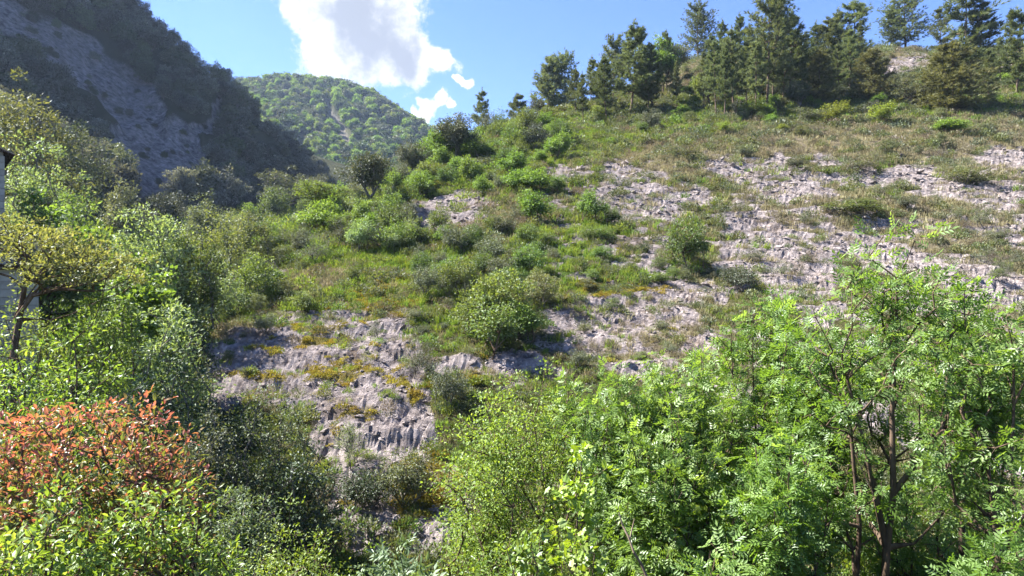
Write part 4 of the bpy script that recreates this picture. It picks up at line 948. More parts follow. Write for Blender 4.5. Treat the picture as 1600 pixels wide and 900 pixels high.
# left valley
near('broadleaf_tree', 'pale soft-leaved tree in the valley, left of the slope', 'tree', 238, 20, 318, 150, G['pale'], B_GREY, 460, 'crown', 'trunk', clumps=190, per=70, cr=.36, leaf=.10, tmpl=LEAF2, stems=2, z0=.18, r_tip=.009, lob=.35, flatb=.9)
near('broadleaf_tree', 'dark green tree right of the pale soft-leaved tree', 'tree', 302, 21, 352, 105, G['mid'], B_GREY, 461, 'crown', 'trunk', clumps=150, per=70, cr=.36, leaf=.10, stems=2, z0=.12, r_tip=.009, lob=.3, flatb=.95)
near('broadleaf_tree', 'maple-leaved green tree below the pale tree', 'tree', 232, 16, 385, 130, G['green'], B_BROWN, 462, 'crown', 'trunk', clumps=110, per=40, cr=.36, leaf=.13, tmpl=LEAF_LOBED, stems=2, z0=.15, r_tip=.008, lob=.45, flatb=.95)
near('shrub', 'bright green rounded bush below the bronze tree', 'bush', 168, 13.5, 435, 150, G['green'], B_BROWN, 463, clumps=190, per=70, cr=.30, leaf=.07, stems=5, z0=.08, r_tip=.006, lob=.3, flatb=.95)
near('shrub', 'glossy-leaved shrub with pale shining sprays above the red bush', 'shrub', 268, 12.2, 445, 150, G['pale'], B_GREY, 464, clumps=130, per=46, cr=.26, leaf=.085, tmpl=LEAF4, stems=5, z0=.06, r_tip=.006, lob=.5, flatb=.95)
near('shrub', 'dark tangled shrub in the shade above the red-leaved bush', 'shrub', 230, 11.4, 530, 170, G['dark'], B_GREY, 465, clumps=150, per=50, cr=.26, leaf=.075, stems=6, z0=.05, r_tip=.006, lob=.4, flatb=.95)
near('maple_bush', 'loose green maple bush at the left edge above the red bush', 'bush', 45, 9.0, 478, 260, G['bramble'], B_BROWN, 466, clumps=200, per=34, cr=.28, leaf=.085, tmpl=LEAF4, stems=5, z0=.15, r_tip=.006, lob=.45, inner=.25, flatb=.95)
near('shrub', 'yellowish-green shrub on the bank right of the dark tangle', 'shrub', 285, 14.5, 540, 100, G['olive'], B_GREY, 467, clumps=90, per=46, cr=.24, leaf=.075, stems=5, z0=.06, r_tip=.006, lob=.4)
near('broadleaf_tree', 'sunlit green tree-top beside the stone house wall', 'tree', 85, 25, 305, 150, G['green'], B_BROWN, 468, 'crown', 'trunk', clumps=110, per=50, cr=.45, leaf=.15, tmpl=LEAF_LOBED, stems=2, z0=.35, r_tip=.011, lob=.45, flatb=.6)
near('broadleaf_tree', 'dark leafy tree behind the stone house', 'tree', 120, 30, 285, 130, G['mid'], B_GREY, 469, 'crown', 'trunk', clumps=120, per=60, cr=.5, leaf=.16, stems=2, z0=.2, r_tip=.012, lob=.45, flatb=.9)
near('broadleaf_tree', 'tall olive-tan tree above the stone house roof', 'tree', 25, 40, 140, 180, G['olive'], B_GREY, 470, 'crown', 'trunk', clumps=170, per=60, cr=.75, leaf=.22, stems=2, z0=.3, r_tip=.016, lob=.45, flatb=.9, seg=.9)
near('broadleaf_tree', 'grey-leaved rounded tree between house and shaded mountain', 'tree', 105, 48, 178, 100, G['grey'], B_GREY, 471, 'crown', 'trunk', clumps=120, per=60, cr=.75, leaf=.2, stems=2, z0=.3, r_tip=.016, lob=.3, flatb=.9, seg=.9)
near('broadleaf_tree', 'pale green tree just right of the house eave', 'tree', 60, 33, 225, 120, G['pale'], B_GREY, 472, 'crown', 'trunk', clumps=120, per=60, cr=.55, leaf=.17, stems=2, z0=.25, r_tip=.013, lob=.4, flatb=.9, seg=.7)
near('broadleaf_tree', 'dusky tree at the left edge below the cliffs', 'tree', -10, 52, 110, 130, G['grey'], B_GREY, 473, 'crown', 'trunk', clumps=120, per=60, cr=.8, leaf=.22, stems=2, z0=.25, r_tip=.016, lob=.4, flatb=.9, seg=.9)
near('broadleaf_tree', 'yellowish hazel on the valley edge left of the slope', 'tree', 345, 30, 325, 90, G['bronze'], B_GREY, 474, 'crown', 'trunk', clumps=120, per=56, cr=.42, leaf=.12, stems=3, z0=.12, r_tip=.009, lob=.45, flatb=.95)
near('broadleaf_tree', 'olive-green hazel beside the yellowish hazel', 'tree', 392, 33, 318, 95, G['olive'], B_GREY, 475, 'crown', 'trunk', clumps=120, per=56, cr=.42, leaf=.12, stems=3, z0=.12, r_tip=.009, lob=.45, flatb=.95)
for (u_, Y_, vt_, w_, sd_, lb_) in ((185, 56, 282, 90, 490, 'dusky tree at the mountain foot, above the pale soft-leaved tree'), (258, 62, 288, 85, 491, 'dark rounded tree at the mountain foot, left of the yellowish hazel'), (318, 60, 300, 80, 492, 'grey-green tree at the mountain foot, behind the yellowish hazel'), (135, 60, 270, 70, 493, 'shadowy tree at the mountain foot, right of the grey-leaved tree')):
    near('broadleaf_tree', lb_, 'tree', u_, Y_, vt_, w_, G['oak'] if sd_ % 2 else G['grey'], B_GREY, sd_, 'crown', 'trunk', clumps=110, per=50, cr=.7, leaf=.22, stems=1, z0=.1, r_tip=.016, lob=.4, flatb=.95, seg=.9, multi=5)
near('shrub', 'green bush at the near edge of the yellow grass', 'shrub', 398, 25.5, 392, 85, G['mid'], B_GREY, 476, clumps=100, per=60, cr=.36, leaf=.095, stems=4, z0=.08, r_tip=.007, lob=.45, flatb=.95)
near('shrub', 'pale green bush between dark tree and yellow grass', 'shrub', 345, 24, 405, 80, G['pale'], B_GREY, 477, clumps=90, per=50, cr=.34, leaf=.09, stems=4, z0=.08, r_tip=.007, lob=.45, flatb=.95)
near('shrub', 'dark hollow shrub under the green tree beside the rock dome', 'shrub', 300, 16.5, 470, 80, G['dark'], B_GREY, 478, clumps=90, per=50, cr=.32, leaf=.085, stems=4, z0=.05, r_tip=.007, lob=.4, flatb=.95)
near('shrub', 'shadowy shrub at the foot of the stone outbuilding', 'shrub', 45, 16.5, 448, 150, G['mid'], B_GREY, 479, clumps=110, per=50, cr=.34, leaf=.09, stems=5, z0=.05, r_tip=.007, lob=.4, flatb=.95)
# bronze tree with a flat crown on crooked bare branches
def bronze_tree():
    Y = 13.0; x, y, z = spot(20, Y)
    def W(u, v, dy=0.): q = P3(u, v, Y); return np.array([q[0] - x, dy, q[2] - z])
    k = lambda *a: [W(*q) for q in a]
    tr = [[np.array([0, 0, -.3])] + k((20, 560), (24, 500, .1), (38, 450), (52, 410, -.1), (58, 395, .1), (45, 385), (30, 380)), k((24, 500), (50, 462), (85, 452, .1), (135, 455, .2), (142, 442, .1), (150, 430)), k((52, 410), (75, 395), (100, 400), (130, 395)), k((24, 490), (60, 440), (100, 432, -.2), (150, 435, -.1))]
    def pts(rng):
        n = 190; a = rng.random(n)
        u = np.where(a < .7, rng.uniform(-60, 150, n), rng.uniform(80, 190, n)); top = 345 + np.clip(u - 20, 0, 200) * .22
        v = np.where(a < .7, top + rng.random(n) ** 1.2 * 58 + rng.normal(size=n) * 7, 395 + rng.random(n) * 48)
        return np.stack([(u - 800) / F * Y - x, rng.normal(size=n) * .75, (450 - v) / F * Y - z], -1)
    sm, fm = make_plant('bronze_tree', 'crown', 'trunk', G['bronze'], B_BROWN, 480, 4, 2, 2, pts=pts, clumps=10, per=34, cr=.24, leaf=.085, tmpl=LEAF4, r_tip=.0065, trunk=tr, seg=.35, up=.8, flat=.5, sides=6)
    thing('flat_topped_tree', 'flat-topped bronze-green tree with crooked bare branches before the house', 'tree', (x, y, z), 0., 1., None, (('trunk', sm), ('crown', fm)))
bronze_tree()

# ---- stone house at the left edge
M_WALL = flat_mat('pale_stone', (.22, .21, .195), (.34, .325, .30), 3, .03); M_MORTAR = flat_mat('mortar', (.20, .19, .18), (.27, .26, .245), 9)
M_TILE = flat_mat('old_roof_tile', (.16, .125, .11), (.28, .22, .185), 6); M_TIMBER = flat_mat('dark_timber', (.03, .022, .018), (.07, .05, .04), 8); M_GREY = flat_mat('grey_shutter', (.07, .075, .085), (.11, .115, .125), 4)
def vary(m, lo=.6, hi=1.15):
    N = m.node_tree.nodes; L = m.node_tree.links; d = [n for n in N if n.type == 'BSDF_DIFFUSE'][0]; src = d.inputs['Color'].links[0].from_socket
    oi = N.new('ShaderNodeObjectInfo'); r_ = N.new('ShaderNodeMapRange'); r_.inputs['To Min'].default_value = lo; r_.inputs['To Max'].default_value = hi; L.new(oi.outputs['Random'], r_.inputs['Value'])
    hs = N.new('ShaderNodeHueSaturation'); L.new(src, hs.inputs['Color']); L.new(r_.outputs[0], hs.inputs['Value']); L.new(hs.outputs[0], d.inputs['Color'])
vary(M_WALL, .7, 1.15); vary(M_TILE)
def box_me(name, sx, sy, sz, mat, bev=0.):
    x, y, z = sx / 2, sy / 2, sz / 2; b = min(bev, x * .6, y * .6, z * .6)
    if b <= 0:
        V = [(i * x, j * y, k * z) for k in (-1, 1) for j in (-1, 1) for i in (-1, 1)]
        Fq = [(0, 2, 3, 1), (4, 5, 7, 6), (0, 1, 5, 4), (2, 6, 7, 3), (0, 4, 6, 2), (1, 3, 7, 5)]
        return mesh_np(name, V, [np.array(Fq)], [mat])
    V = []; 
    for (k, c) in ((-z, b), (-z + b, 0), (z - b, 0), (z, b)):
        for (i, j) in ((-1, -1), (1, -1), (1, 1), (-1, 1)): V.append((i * (x - c), j * (y - c), k))
    Fq = [(3, 2, 1, 0), (12, 13, 14, 15)]
    for r in range(3):
        for q in range(4): Fq.append((r * 4 + q, r * 4 + (q + 1) % 4, r * 4 + 4 + (q + 1) % 4, r * 4 + 4 + q))
    return mesh_np(name, V, [np.array(Fq)], [mat])
def house():
    Y = 24.0; cx, cy = (7 - 800) / F * Y, Y
    ang = R(43)                                    # wall faces the road
    gz = float(ground_z(np.array([cx]), np.array([cy]))[0]) - .4
    root = thing('stone_house', 'pale stone house with a tiled eave at the left picture edge', 'house', (cx, cy, gz), ang)
    top = (450 - 236) / F * Y - gz
    def part(nm, me, loc, rot=(0, 0, 0), par=None):
        o = link(nm, me, par or root); o.location = loc; o.rotation_euler = rot; return o
    Wd, Dp = 5.0, 5.0
    part('wall', box_me('wall', Wd, Dp, top, M_MORTAR), (-Wd / 2 - .03, Dp / 2 + .03, top / 2))
    blk = [box_me('block', .52 * k, .10, .237, M_WALL, .008) for k in (1., .8, 1.2)]
    r = random.Random(3); z = .12; row = 0
    while z < top - .1:
        xx = 0. if row % 2 else .0; xx = -r.uniform(0, .1) * 0; x_ = 0.0 - (0 if row % 2 == 0 else -.0)
        pos = 0.0
        first = True
        while pos < 2.6:
            k = r.randrange(3); w = .52 * (1., .8, 1.2)[k]
            if first and row % 2: pos -= 0.0
            part('block', blk[k], (-pos - w / 2, -.01 + r.uniform(-.012, .012), z), (0, 0, r.uniform(-.01, .01))); pos += w + .02; first = False
        z += .245; row += 1
    # roof falling towards the valley
    sl = -.38; L_ = Wd / 2 + 1.2
    rf = part('roof', box_me('roof', L_ * 1.1, Dp + .5, .05, M_TIMBER), (.22 - L_ / 2, Dp / 2, top + .05 + (L_ / 2 - .5) * -sl), (0, math.atan(-sl), 0))
    tl = box_me('tile', .34, .24, .035, M_TILE, .01)
    for i in range(9):
        for j in range(6):
            o = link('tile', tl, rf); o.location = (L_ * .55 - .15 - i * .29, -(Dp + .5) / 2 + .10 + j * .25, .045 + .008 * (i % 2)); o.rotation_euler = (0, .06, r.uniform(-.02, .02))
    # lower terrace building in front
    Y2 = 20.; ax, ay = (60 - 800) / F * Y2, Y2
    r2 = thing('stone_annex', 'low stone outbuilding with a dark timber beam behind the bronze tree', 'outbuilding', (ax, ay, -4.2), ang)
    t2 = (450 - 372) / F * Y2 + 4.2
    def part2(nm, me, loc, rot=(0, 0, 0)):
        o = link(nm, me, r2); o.location = loc; o.rotation_euler = rot; return o
    part2('wall', box_me('annex_wall', 4., 3., t2, M_MORTAR), (-2.03, 1.55, t2 / 2))
    z = .12; row = 0
    while z < t2 - .1:
        pos = 0.
        while pos < 2.0:
            k = r.randrange(3); w = .52 * (1., .8, 1.2)[k]
            part2('block', blk[k], (-pos - w / 2, r.uniform(-.012, .012), z), (0, 0, r.uniform(-.01, .01))); pos += w + .02
        z += .245; row += 1
    zb = (450 - 418) / F * Y2 + 4.2
    part2('beam', box_me('beam', 3.6, .16, .17, M_TIMBER, .02), (.1, -.16, zb))
    part2('hatch', box_me('hatch', .62, .07, .62, M_GREY, .01), (-.42, -.085, zb + .42))
    part2('roof_slab', box_me('annex_roof', 4.2, 3.3, .14, M_GREY, .02), (-2.0, 1.5, t2 + .08))
house()

# ---- trees on the shaded mountain
MT = []
for i, (k, sd) in enumerate([('mount', 1), ('mount', 2), ('grey', 3), ('mount', 4), ('oak', 5), ('mount', 6)]):
    MT.append(make_plant('mountain_tree', 'crown', 'trunk', G[k], B_GREY, 600 + sd, 5.0, 2.9, clumps=80, per=60, cr=.75, leaf=.34, z0=.1, r_tip=.02, seg=1.2, lob=.4, twigs=1, flatb=.9, single=True, multi=5)[0])
def on_mount(u, v):
    ys = np.exp(np.linspace(math.log(50), math.log(215), 500)); xs = ys * (u - 800) / F; zs = ys * (450 - v) / F
    g_ = mount(xs, ys) - zs; k = np.argmax(g_ > 0)
    if not (g_ > 0).any(): return None
    return xs[k], ys[k]
rg = np.random.default_rng(77); cnt = 0; tries = 0; used = []
bands = [('trees below the cliffs of the shaded mountain', 'dark tree on the lower flank of the shaded mountain, below the cliffs', 'lower'), ('trees above the cliffs', 'dusky tree on the upper flank of the shaded mountain', 'upper'), ('sunlit trees on the rim', 'tree catching sunlight along the rim of the shaded mountain', 'rim')]
while cnt < 295 and tries < 6000:
    tries += 1
    u = rg.uniform(-30, 520); v = rg.uniform(-25, 335)
    h = on_mount(u, v)
    if h is None: continue
    x, y = h; mz = float(mount(np.array([x]), np.array([y]))[0]); 
    uu = np.array([u]); vv = np.array([v])
    rk = float(max(blobs(CLIFF, uu, vv - q, .1)[0] for q in (0, 16, 32)))
    if rk > .3 and rg.random() > .22: continue
    px = 5.2 / y * F * .5
    if any((u - a) ** 2 + ((v - b) * 1.3) ** 2 < (.52 * min(px, c)) ** 2 for a, b, c in used): continue
    used.append((u, v, px))
    if rk > .3: sz = rg.uniform(.16, .42)
    else: sz = rg.uniform(.55, 1.15)
    z = mz + float(mount_relief(np.array([[x]]), np.array([[y]]), np.array([[0. if rk < .3 else 1.]]))[0, 0])
    ridge_v = 1.02 * (u - 230) - .0004 * (u - 230) ** 2 if u > 200 else -80
    b = 2 if (v - ridge_v) < 26 else (0 if v > 215 - .2 * u + 30 else 1)
    ki = int(rg.integers(len(MT)))
    o = solo('mountain_tree', bands[b][1], 'tree', MT[ki], (x, y, z - .4), rg.uniform(0, 6.28), (sz, sz, sz * rg.uniform(.8, 1.15)), bands[b][0])
    FILLERS.append((o, u, v - 12, ('sunlit ' if b == 2 else '') + ['dusky', 'grey-brown', 'grey-green', 'dull grey', 'dark', 'shadowy'][ki], 'mountain tree', sz, (.55, 1.15)))
    cnt += 1

# ------------------------------------------------------------------ uncountable cover, spread by geometry nodes
def spread(name, label, protos, P, scl, idx, rot, parent=None, nscale=None):
    col = bpy.data.collections.new(name + '_kinds')
    for i, me in enumerate(protos):
        o = bpy.data.objects.new('%s_kind_%02d' % (name, i), me); col.objects.link(o)
    n = len(P); me = mesh_np(name + '_points', P, [])
    a = me.attributes.new('scl', 'FLOAT_VECTOR', 'POINT'); a.data.foreach_set('vector', np.asarray(scl, np.float32).ravel())
    a = me.attributes.new('rot', 'FLOAT_VECTOR', 'POINT'); a.data.foreach_set('vector', np.asarray(rot, np.float32).ravel())
    a = me.attributes.new('idx', 'INT', 'POINT'); a.data.foreach_set('value', np.asarray(idx, np.int32))
    o = link(name, me); tag(o, label, kind='stuff')
    ng = bpy.data.node_groups.new(name + '_spread', 'GeometryNodeTree')
    ng.interface.new_socket('Geometry', in_out='INPUT', socket_type='NodeSocketGeometry'); ng.interface.new_socket('Geometry', in_out='OUTPUT', socket_type='NodeSocketGeometry')
    N = ng.nodes; L = ng.links
    gi = N.new('NodeGroupInput'); go = N.new('NodeGroupOutput'); ip = N.new('GeometryNodeInstanceOnPoints'); ci = N.new('GeometryNodeCollectionInfo')
    ci.inputs['Collection'].default_value = col; ci.inputs['Separate Children'].default_value = True; ci.inputs['Reset Children'].default_value = True
    def na(nm, ty):
        q = N.new('GeometryNodeInputNamedAttribute'); q.data_type = ty; q.inputs['Name'].default_value = nm; return q.outputs['Attribute']
    L.new(gi.outputs[0], ip.inputs['Points']); L.new(ci.outputs[0], ip.inputs['Instance']); ip.inputs['Pick Instance'].default_value = True
    L.new(na('idx', 'INT'), ip.inputs['Instance Index']); L.new(na('scl', 'FLOAT_VECTOR'), ip.inputs['Scale'])
    e2r = N.new('FunctionNodeEulerToRotation'); L.new(na('rot', 'FLOAT_VECTOR'), e2r.inputs[0]); L.new(e2r.outputs[0], ip.inputs['Rotation'])
    L.new(ip.outputs[0], go.inputs[0])
    md = o.modifiers.new('spread', 'NODES'); md.node_group = ng
    return o
def grass_me(seed, n, h, w, mat, spread_=.12, bendy=.6):
    rg = np.random.default_rng(seed); V = []; Fq = []
    for i in range(n):
        a = rg.uniform(0, 6.28); b = np.array([rg.normal() * spread_, rg.normal() * spread_, -.02]); d = np.array([math.cos(a), math.sin(a), 0]); s = np.array([-d[1], d[0], 0]) * w
        hh = h * rg.uniform(.5, 1.1); bd = bendy * rg.uniform(.2, 1)
        k = len(V); m = b + d * hh * bd * .25 + np.array([0, 0, hh * .6]); t = b + d * hh * bd + np.array([0, 0, hh * (1 - .3 * bd)])
        V += [b - s, b + s, m + s * .8, m - s * .8, t]; Fq += [(k, k + 1, k + 2), (k, k + 2, k + 3), (k + 3, k + 2, k + 4)]
    return mesh_np('grass_tuft', V, [np.array(Fq)], [mat], fattr=dict(lv=np.clip(np.repeat(rg.normal(.5, .25, n), 3), 0, 1)))
def scrub_me(seed, mat, n=260, r=.38, h=.34, leaf=.075, tm=LEAF_NARROW):
    rg = np.random.default_rng(seed)
    d = unit(rg.normal(size=(n, 3))); d[:, 2] = np.abs(d[:, 2]); lob = 1 + .35 * np.sin(np.arctan2(d[:, 1], d[:, 0]) * 3 + seed) * (1 - d[:, 2])
    P = d * (rg.random(n) ** .45 * lob)[:, None] * np.array([r, r, h])
    V, Fc = scatter_leaves(rg, P, d * .8 + rg.normal(size=(n, 3)) * .5 + np.array([0, 0, .5]), rg.normal(size=(n, 3)) + np.array([0, 0, .8]), leaf * rg.uniform(.7, 1.5, n), tm)
    return mesh_np('scrub', V, [Fc], [mat], fattr=dict(lv=np.repeat(np.clip(rg.normal(.45, .22, n), 0, 1), len(tm[1]))))
def stone_me(seed, flat=.6):
    rg = np.random.default_rng(seed)
    V = []; 
    nu, nv = 7, 4
    for j in range(nv + 1):
        el = -math.pi / 2 + math.pi * j / nv
        for i in range(nu):
            az = 2 * math.pi * i / nu; V.append((math.cos(el) * math.cos(az), math.cos(el) * math.sin(az), math.sin(el)))
    V = np.array(V); 
    for k in range(13):                                                # chop flat faces
        nrm_ = unit(rg.normal(size=3)); dd = rg.uniform(.35, .72); s = V @ nrm_; V = V - np.maximum(s - dd, 0)[:, None] * nrm_
    V = V * np.array([1, rg.uniform(.65, 1), flat * rg.uniform(.7, 1.2)])
    Fq = [(j * nu + i, j * nu + (i + 1) % nu, (j + 1) * nu + (i + 1) % nu, (j + 1) * nu + i) for j in range(nv) for i in range(nu)]
    return mesh_np('rock', V, [np.array(Fq)], [M_STONE])

rg = np.random.default_rng(5)
def sample(n, w=None, smin=16.0, smax=115.0, tlim=.86):
    """random points on the hillside, about even in the picture; w(rock, moss, dry, lush, u, v, y) keeps a share"""
    s = np.exp(rg.uniform(math.log(smin), math.log(smax), n)); t = rg.uniform(-tlim, tlim, n); x = t * s; y = s - S0
    z0 = base(x, y); f = fields(x, y, z0); z = z0 + relief(x, y, f[0], z0)
    u = 800 + F * x / np.maximum(y, .5); v = 450 - F * z / np.maximum(y, .5)
    keep = rg.random(n) < w(*f, u, v, y) if w else np.ones(n, bool)
    keep &= (u > -80) & (u < 1690) & (v < 960)
    return np.stack([x, y, z], -1)[keep], tuple(a[keep] for a in f), u[keep], v[keep]
def eul(n, tilt=.15): return np.stack([rg.normal(size=n) * tilt, rg.normal(size=n) * tilt, rg.uniform(0, 6.28, n)], -1)

# grass
GK = [grass_me(i, 26, .34, .011, G['grass']) for i in range(3)] + [grass_me(10 + i, 26, .30, .010, G['dryg']) for i in range(3)]
P, f, u, v = sample(150000, lambda rock, moss, dry, lush, u, v, y: np.clip((1 - rock * 1.3), .05, 1) * (.35 + .5 * lush + .45 * dry) * np.where(u > 1000, .75, 1.))
n = len(P); dryp = np.clip(.35 + .75 * f[2] - .6 * f[3] + .35 * sstep(850, 1100, u), 0, 1)
idx = np.where(rg.random(n) < dryp, 3 + rg.integers(0, 3, n), rg.integers(0, 3, n))
s = rg.uniform(.5, 1.2, n) * np.clip(P[:, 1] / 28, .6, 1.4)
spread('grass', 'green and straw-coloured grass tufts on the stony hillside', GK, P, np.stack([s, s, s * rg.uniform(.7, 1.1, n)], -1), idx, eul(n, .2)); n_grass = n
# low scrub and herbs
SK = [scrub_me(20, G['olive']), scrub_me(21, G['olive'], tm=LEAF2), scrub_me(22, G['grey']), scrub_me(23, G['grey'], tm=LEAF2), scrub_me(24, G['mid'], tm=LEAF2), scrub_me(25, G['brown']), scrub_me(26, G['brown'], h=.25), scrub_me(27, G['grass'], h=.3)]
P, f, u, v = sample(52000, lambda rock, moss, dry, lush, u, v, y: np.clip((1 - rock * 1.1), .06, 1) * np.clip(.40 + .35 * fbm(u / 40., v / 25., 61, 3), .02, .95) * np.where(y < 12, .4, 1))
n = len(P); q = rg.random(n); green = np.clip((900 - u) / 500, 0, .7) + f[3] * .4
idx = np.where(q < green * .5, np.where(rg.random(n) < .5, 4, 7), np.where(q < .62, rg.integers(0, 4, n), np.where(q < .62 + .3 * f[2] + .1, rg.integers(5, 7, n), rg.integers(0, 3, n))))
s = rg.uniform(.35, 1.25, n) ** 1.2 * np.clip(P[:, 1] / 34, .55, 2.0) * np.where(u < 820, 1.3, 1.)
spread('undergrowth', 'low olive and grey-green scrub covering the hillside between rocks', SK, P, np.stack([s, s, s * rg.uniform(.6, 1.2, n)], -1), idx, eul(n))
# yellow stonecrop on the rocks
MK = [scrub_me(40 + i, G['moss'], n=150, r=.16, h=.07, leaf=.035, tm=LEAF2) for i in range(3)]
P, f, u, v = sample(60000, lambda rock, moss, dry, lush, u, v, y: moss * .5 * (fbm(u / 14., v / 10., 71, 3) > 0) + .006 * (u < 1100) * rock, 18, 40)
n = len(P); s = rg.uniform(.5, 1.5, n)
spread('moss', 'yellow and ochre stonecrop cushions on the rock dome', MK, P, np.stack([s, s, s], -1), rg.integers(0, 3, n), eul(n, .3))
# stones: the largest three hundred are pieces of the hillside, the small ones rubble
KST = [stone_me(80 + i, .55) for i in range(10)]
P, f, u, v = sample(170000, lambda rock, moss, dry, lush, u, v, y: np.clip(rock * 1.3 - .3, 0, 1) * .5 * (fbm(u / 30., v / 18., 73, 3) > -.35), 19, 100)
n = len(P); s = (.045 + .11 * rg.random(n) ** 2.5) * np.clip(P[:, 1] / 24, .8, 2.4)
big = np.argsort(-(s / P[:, 1]))[:300]; small = np.setdiff1d(np.arange(n), big)
for i in big:
    o = link('rock', KST[int(rg.integers(10))], hillside); k = s[i] * rg.uniform(1.2, 1.8)
    o.location = P[i] + np.array([0, 0, -.05 * k]); o.rotation_euler = (rg.normal() * .25, rg.normal() * .25, rg.uniform(0, 6.28)); o.scale = (k * rg.uniform(1, 1.5), k, k)
ps = P[small]; ss = s[small]
spread('rubble', 'small pale limestone rubble lying on the rocky slope', KST, ps - np.array([0, 0, .015]), np.stack([ss * rg.uniform(.9, 1.5, len(ss)), ss, ss * .9], -1), rg.integers(0, 10, len(ss)), eul(len(ss), .3))
# leaf litter and low plants at the bottom of the ravine
UK = [scrub_me(50, G['bramble'], n=120, r=.4, h=.4, leaf=.09, tm=LEAF4), scrub_me(51, G['mid'], n=140, r=.4, h=.4, leaf=.08, tm=LEAF2), scrub_me(52, G['dark'], n=160, r=.4, h=.4, leaf=.08, tm=LEAF2)]
P, f, u, v = sample(30000, lambda rock, moss, dry, lush, u, v, y: np.where((y < 12.5) | (u < 300) | ((u < 470) & (y > 48)), np.where(u < 470, 1., .45), 0.) * np.where((u > 500) & (u < 720), .15, 1.), 10.5, 140)
n = len(P); s = rg.uniform(.5, 1.2, n) * np.clip(P[:, 1] / 12, .7, 3.6)
spread('shrubbery', 'mixed green brambles and herbs filling the ravine and valley floor', UK, P, np.stack([s, s, s], -1), rg.integers(0, 3, n), eul(n))
# far woodland
FK = [make_plant('far_tree', 'crown', 'trunk', G[k], B_GREY, 700 + i, 5.0, 2.8, clumps=36, per=26, cr=.95, leaf=.75, z0=.05, r_tip=.03, seg=1.5, twigs=0, flatb=.9, single=True, multi=4)[0] for i, k in enumerate(['mid', 'green', 'oak', 'dark'])]
m = 9500; t = rg.uniform(-.52, .05, m); s_ = np.sqrt(rg.uniform(270 ** 2, 560 ** 2, m)); x = t * s_; y = s_ - 40; z0 = far(x, y)
uu = 800 + F * x / y; vv = 450 - F * z0 / y
k = (blobs(SCAR, uu, vv, .3) < .4) & (rg.random(m) < .9)
x, y, z0 = x[k], y[k], z0[k]; z = z0 + 7 * fbm(x * .012, y * .012, 42, 4); n = len(x); s = .42 + 1.0 * rg.random(n) ** 1.8 + .25 * fbm(x * .03, y * .03, 43, 2)
spread('forest', 'sunlit green woodland covering the distant rounded hill', FK, np.stack([x, y, z - .5], -1), np.stack([s, s, s * rg.uniform(.8, 1.2, n)], -1), rg.integers(0, 4, n), eul(n, .03))

KIND_WORD = dict(green='bright green', mid='green', mid2='leafy green', grey='grey-green', grey2='wispy silvery', olive='olive', olive2='spreading olive', dark='dark green', pale='pale green', brown='dry brownish', yellow='yellow-green')
# ---- countable filler shrubs on the slope
def fill(n, region, kinds, hpx, wfac, label, group, seed, minsep=18):
    rr = random.Random(seed); done = []; t = 0
    while len(done) < n and t < n * 40:
        t += 1; u = rr.uniform(region[0], region[2]); v = rr.uniform(region[1], region[3])
        if any(abs(u - a) < minsep and abs(v - b) < minsep * .6 for a, b in done): continue
        h = hit(u, v, 14)
        if h is None: continue
        fr = fields(np.array([h[0]]), np.array([h[1]]), base(np.array([h[0]]), np.array([h[1]])))[0][0]
        if fr > .5 and rr.random() > .1: continue
        hp = rr.uniform(*hpx); k = rr.choice(kinds)
        o = put(k, u, v, v - hp, hp * wfac * rr.uniform(.8, 1.3), label, False, group, y0=14)
        if o is not None: done.append((u, v)); FILLERS.append((o, u, v - hp / 2, KIND_WORD[k], 'shrub', hp, hpx))
fill(42, (590, 200, 880, 310), ['mid', 'mid2', 'grey', 'green', 'green', 'dark'], (26, 52), 1.15, 'green shrub on the bushy upper slope left of the pines', 'shrubs on the bushy upper slope', 1, 20)
fill(40, (340, 320, 650, 400), ['mid', 'grey', 'grey2', 'green', 'pale', 'mid2'], (34, 66), 1.1, 'shrub on the left shoulder of the slope above the yellow grass', 'shrubs on the left shoulder', 2, 20)
fill(18, (850, 165, 1240, 215), ['mid', 'green', 'olive', 'yellow'], (12, 24), 1.4, 'small green bush on the turf under the ridge pines', 'bushes on the turf under the pines', 3, 14)
fill(26, (1060, 140, 1400, 182), ['mid', 'green', 'dark', 'olive'], (16, 32), 1.4, 'green bush growing among the pine trunks', 'bushes among the pine trunks', 4, 14)
fill(26, (640, 310, 830, 480), ['grey', 'grey2', 'mid', 'green', 'mid2'], (28, 56), 1.15, 'grey-green shrub around the centre of the slope', 'shrubs around the slope centre', 5, 20)
fill(22, (830, 370, 1110, 450), ['olive', 'grey', 'mid', 'brown', 'olive2'], (16, 32), 1.4, 'low olive shrub between the grey outcrop and the lower rocks', 'low shrubs between the outcrops', 6, 18)
fill(24, (1090, 200, 1600, 300), ['olive', 'olive2', 'grey', 'brown'], (12, 26), 1.6, 'low olive scrub bush on the upper right slope', 'scrub bushes on the upper right slope', 7, 18)
fill(26, (1120, 300, 1600, 450), ['olive', 'olive2', 'grey', 'brown', 'grey2'], (14, 30), 1.6, 'low dry scrub bush among the pale rocks on the right', 'scrub bushes among the right-hand rocks', 8, 18)
fill(14, (860, 440, 1100, 580), ['olive', 'grey2', 'brown', 'grey'], (18, 32), 1.3, 'small dry shrub on the central pale rocks', 'small shrubs on the central rocks', 9, 22)
fill(12, (340, 480, 700, 620), ['grey2', 'grey', 'olive'], (14, 26), 1.3, 'small wiry bush rooted in a crack of the rock dome', 'small bushes on the rock dome', 10, 26)
fill(14, (1400, 120, 1600, 190), ['olive', 'mid', 'grey', 'green'], (14, 26), 1.5, 'bush at the meadow top under the right-hand pines', 'bushes under the right-hand pines', 11, 16)
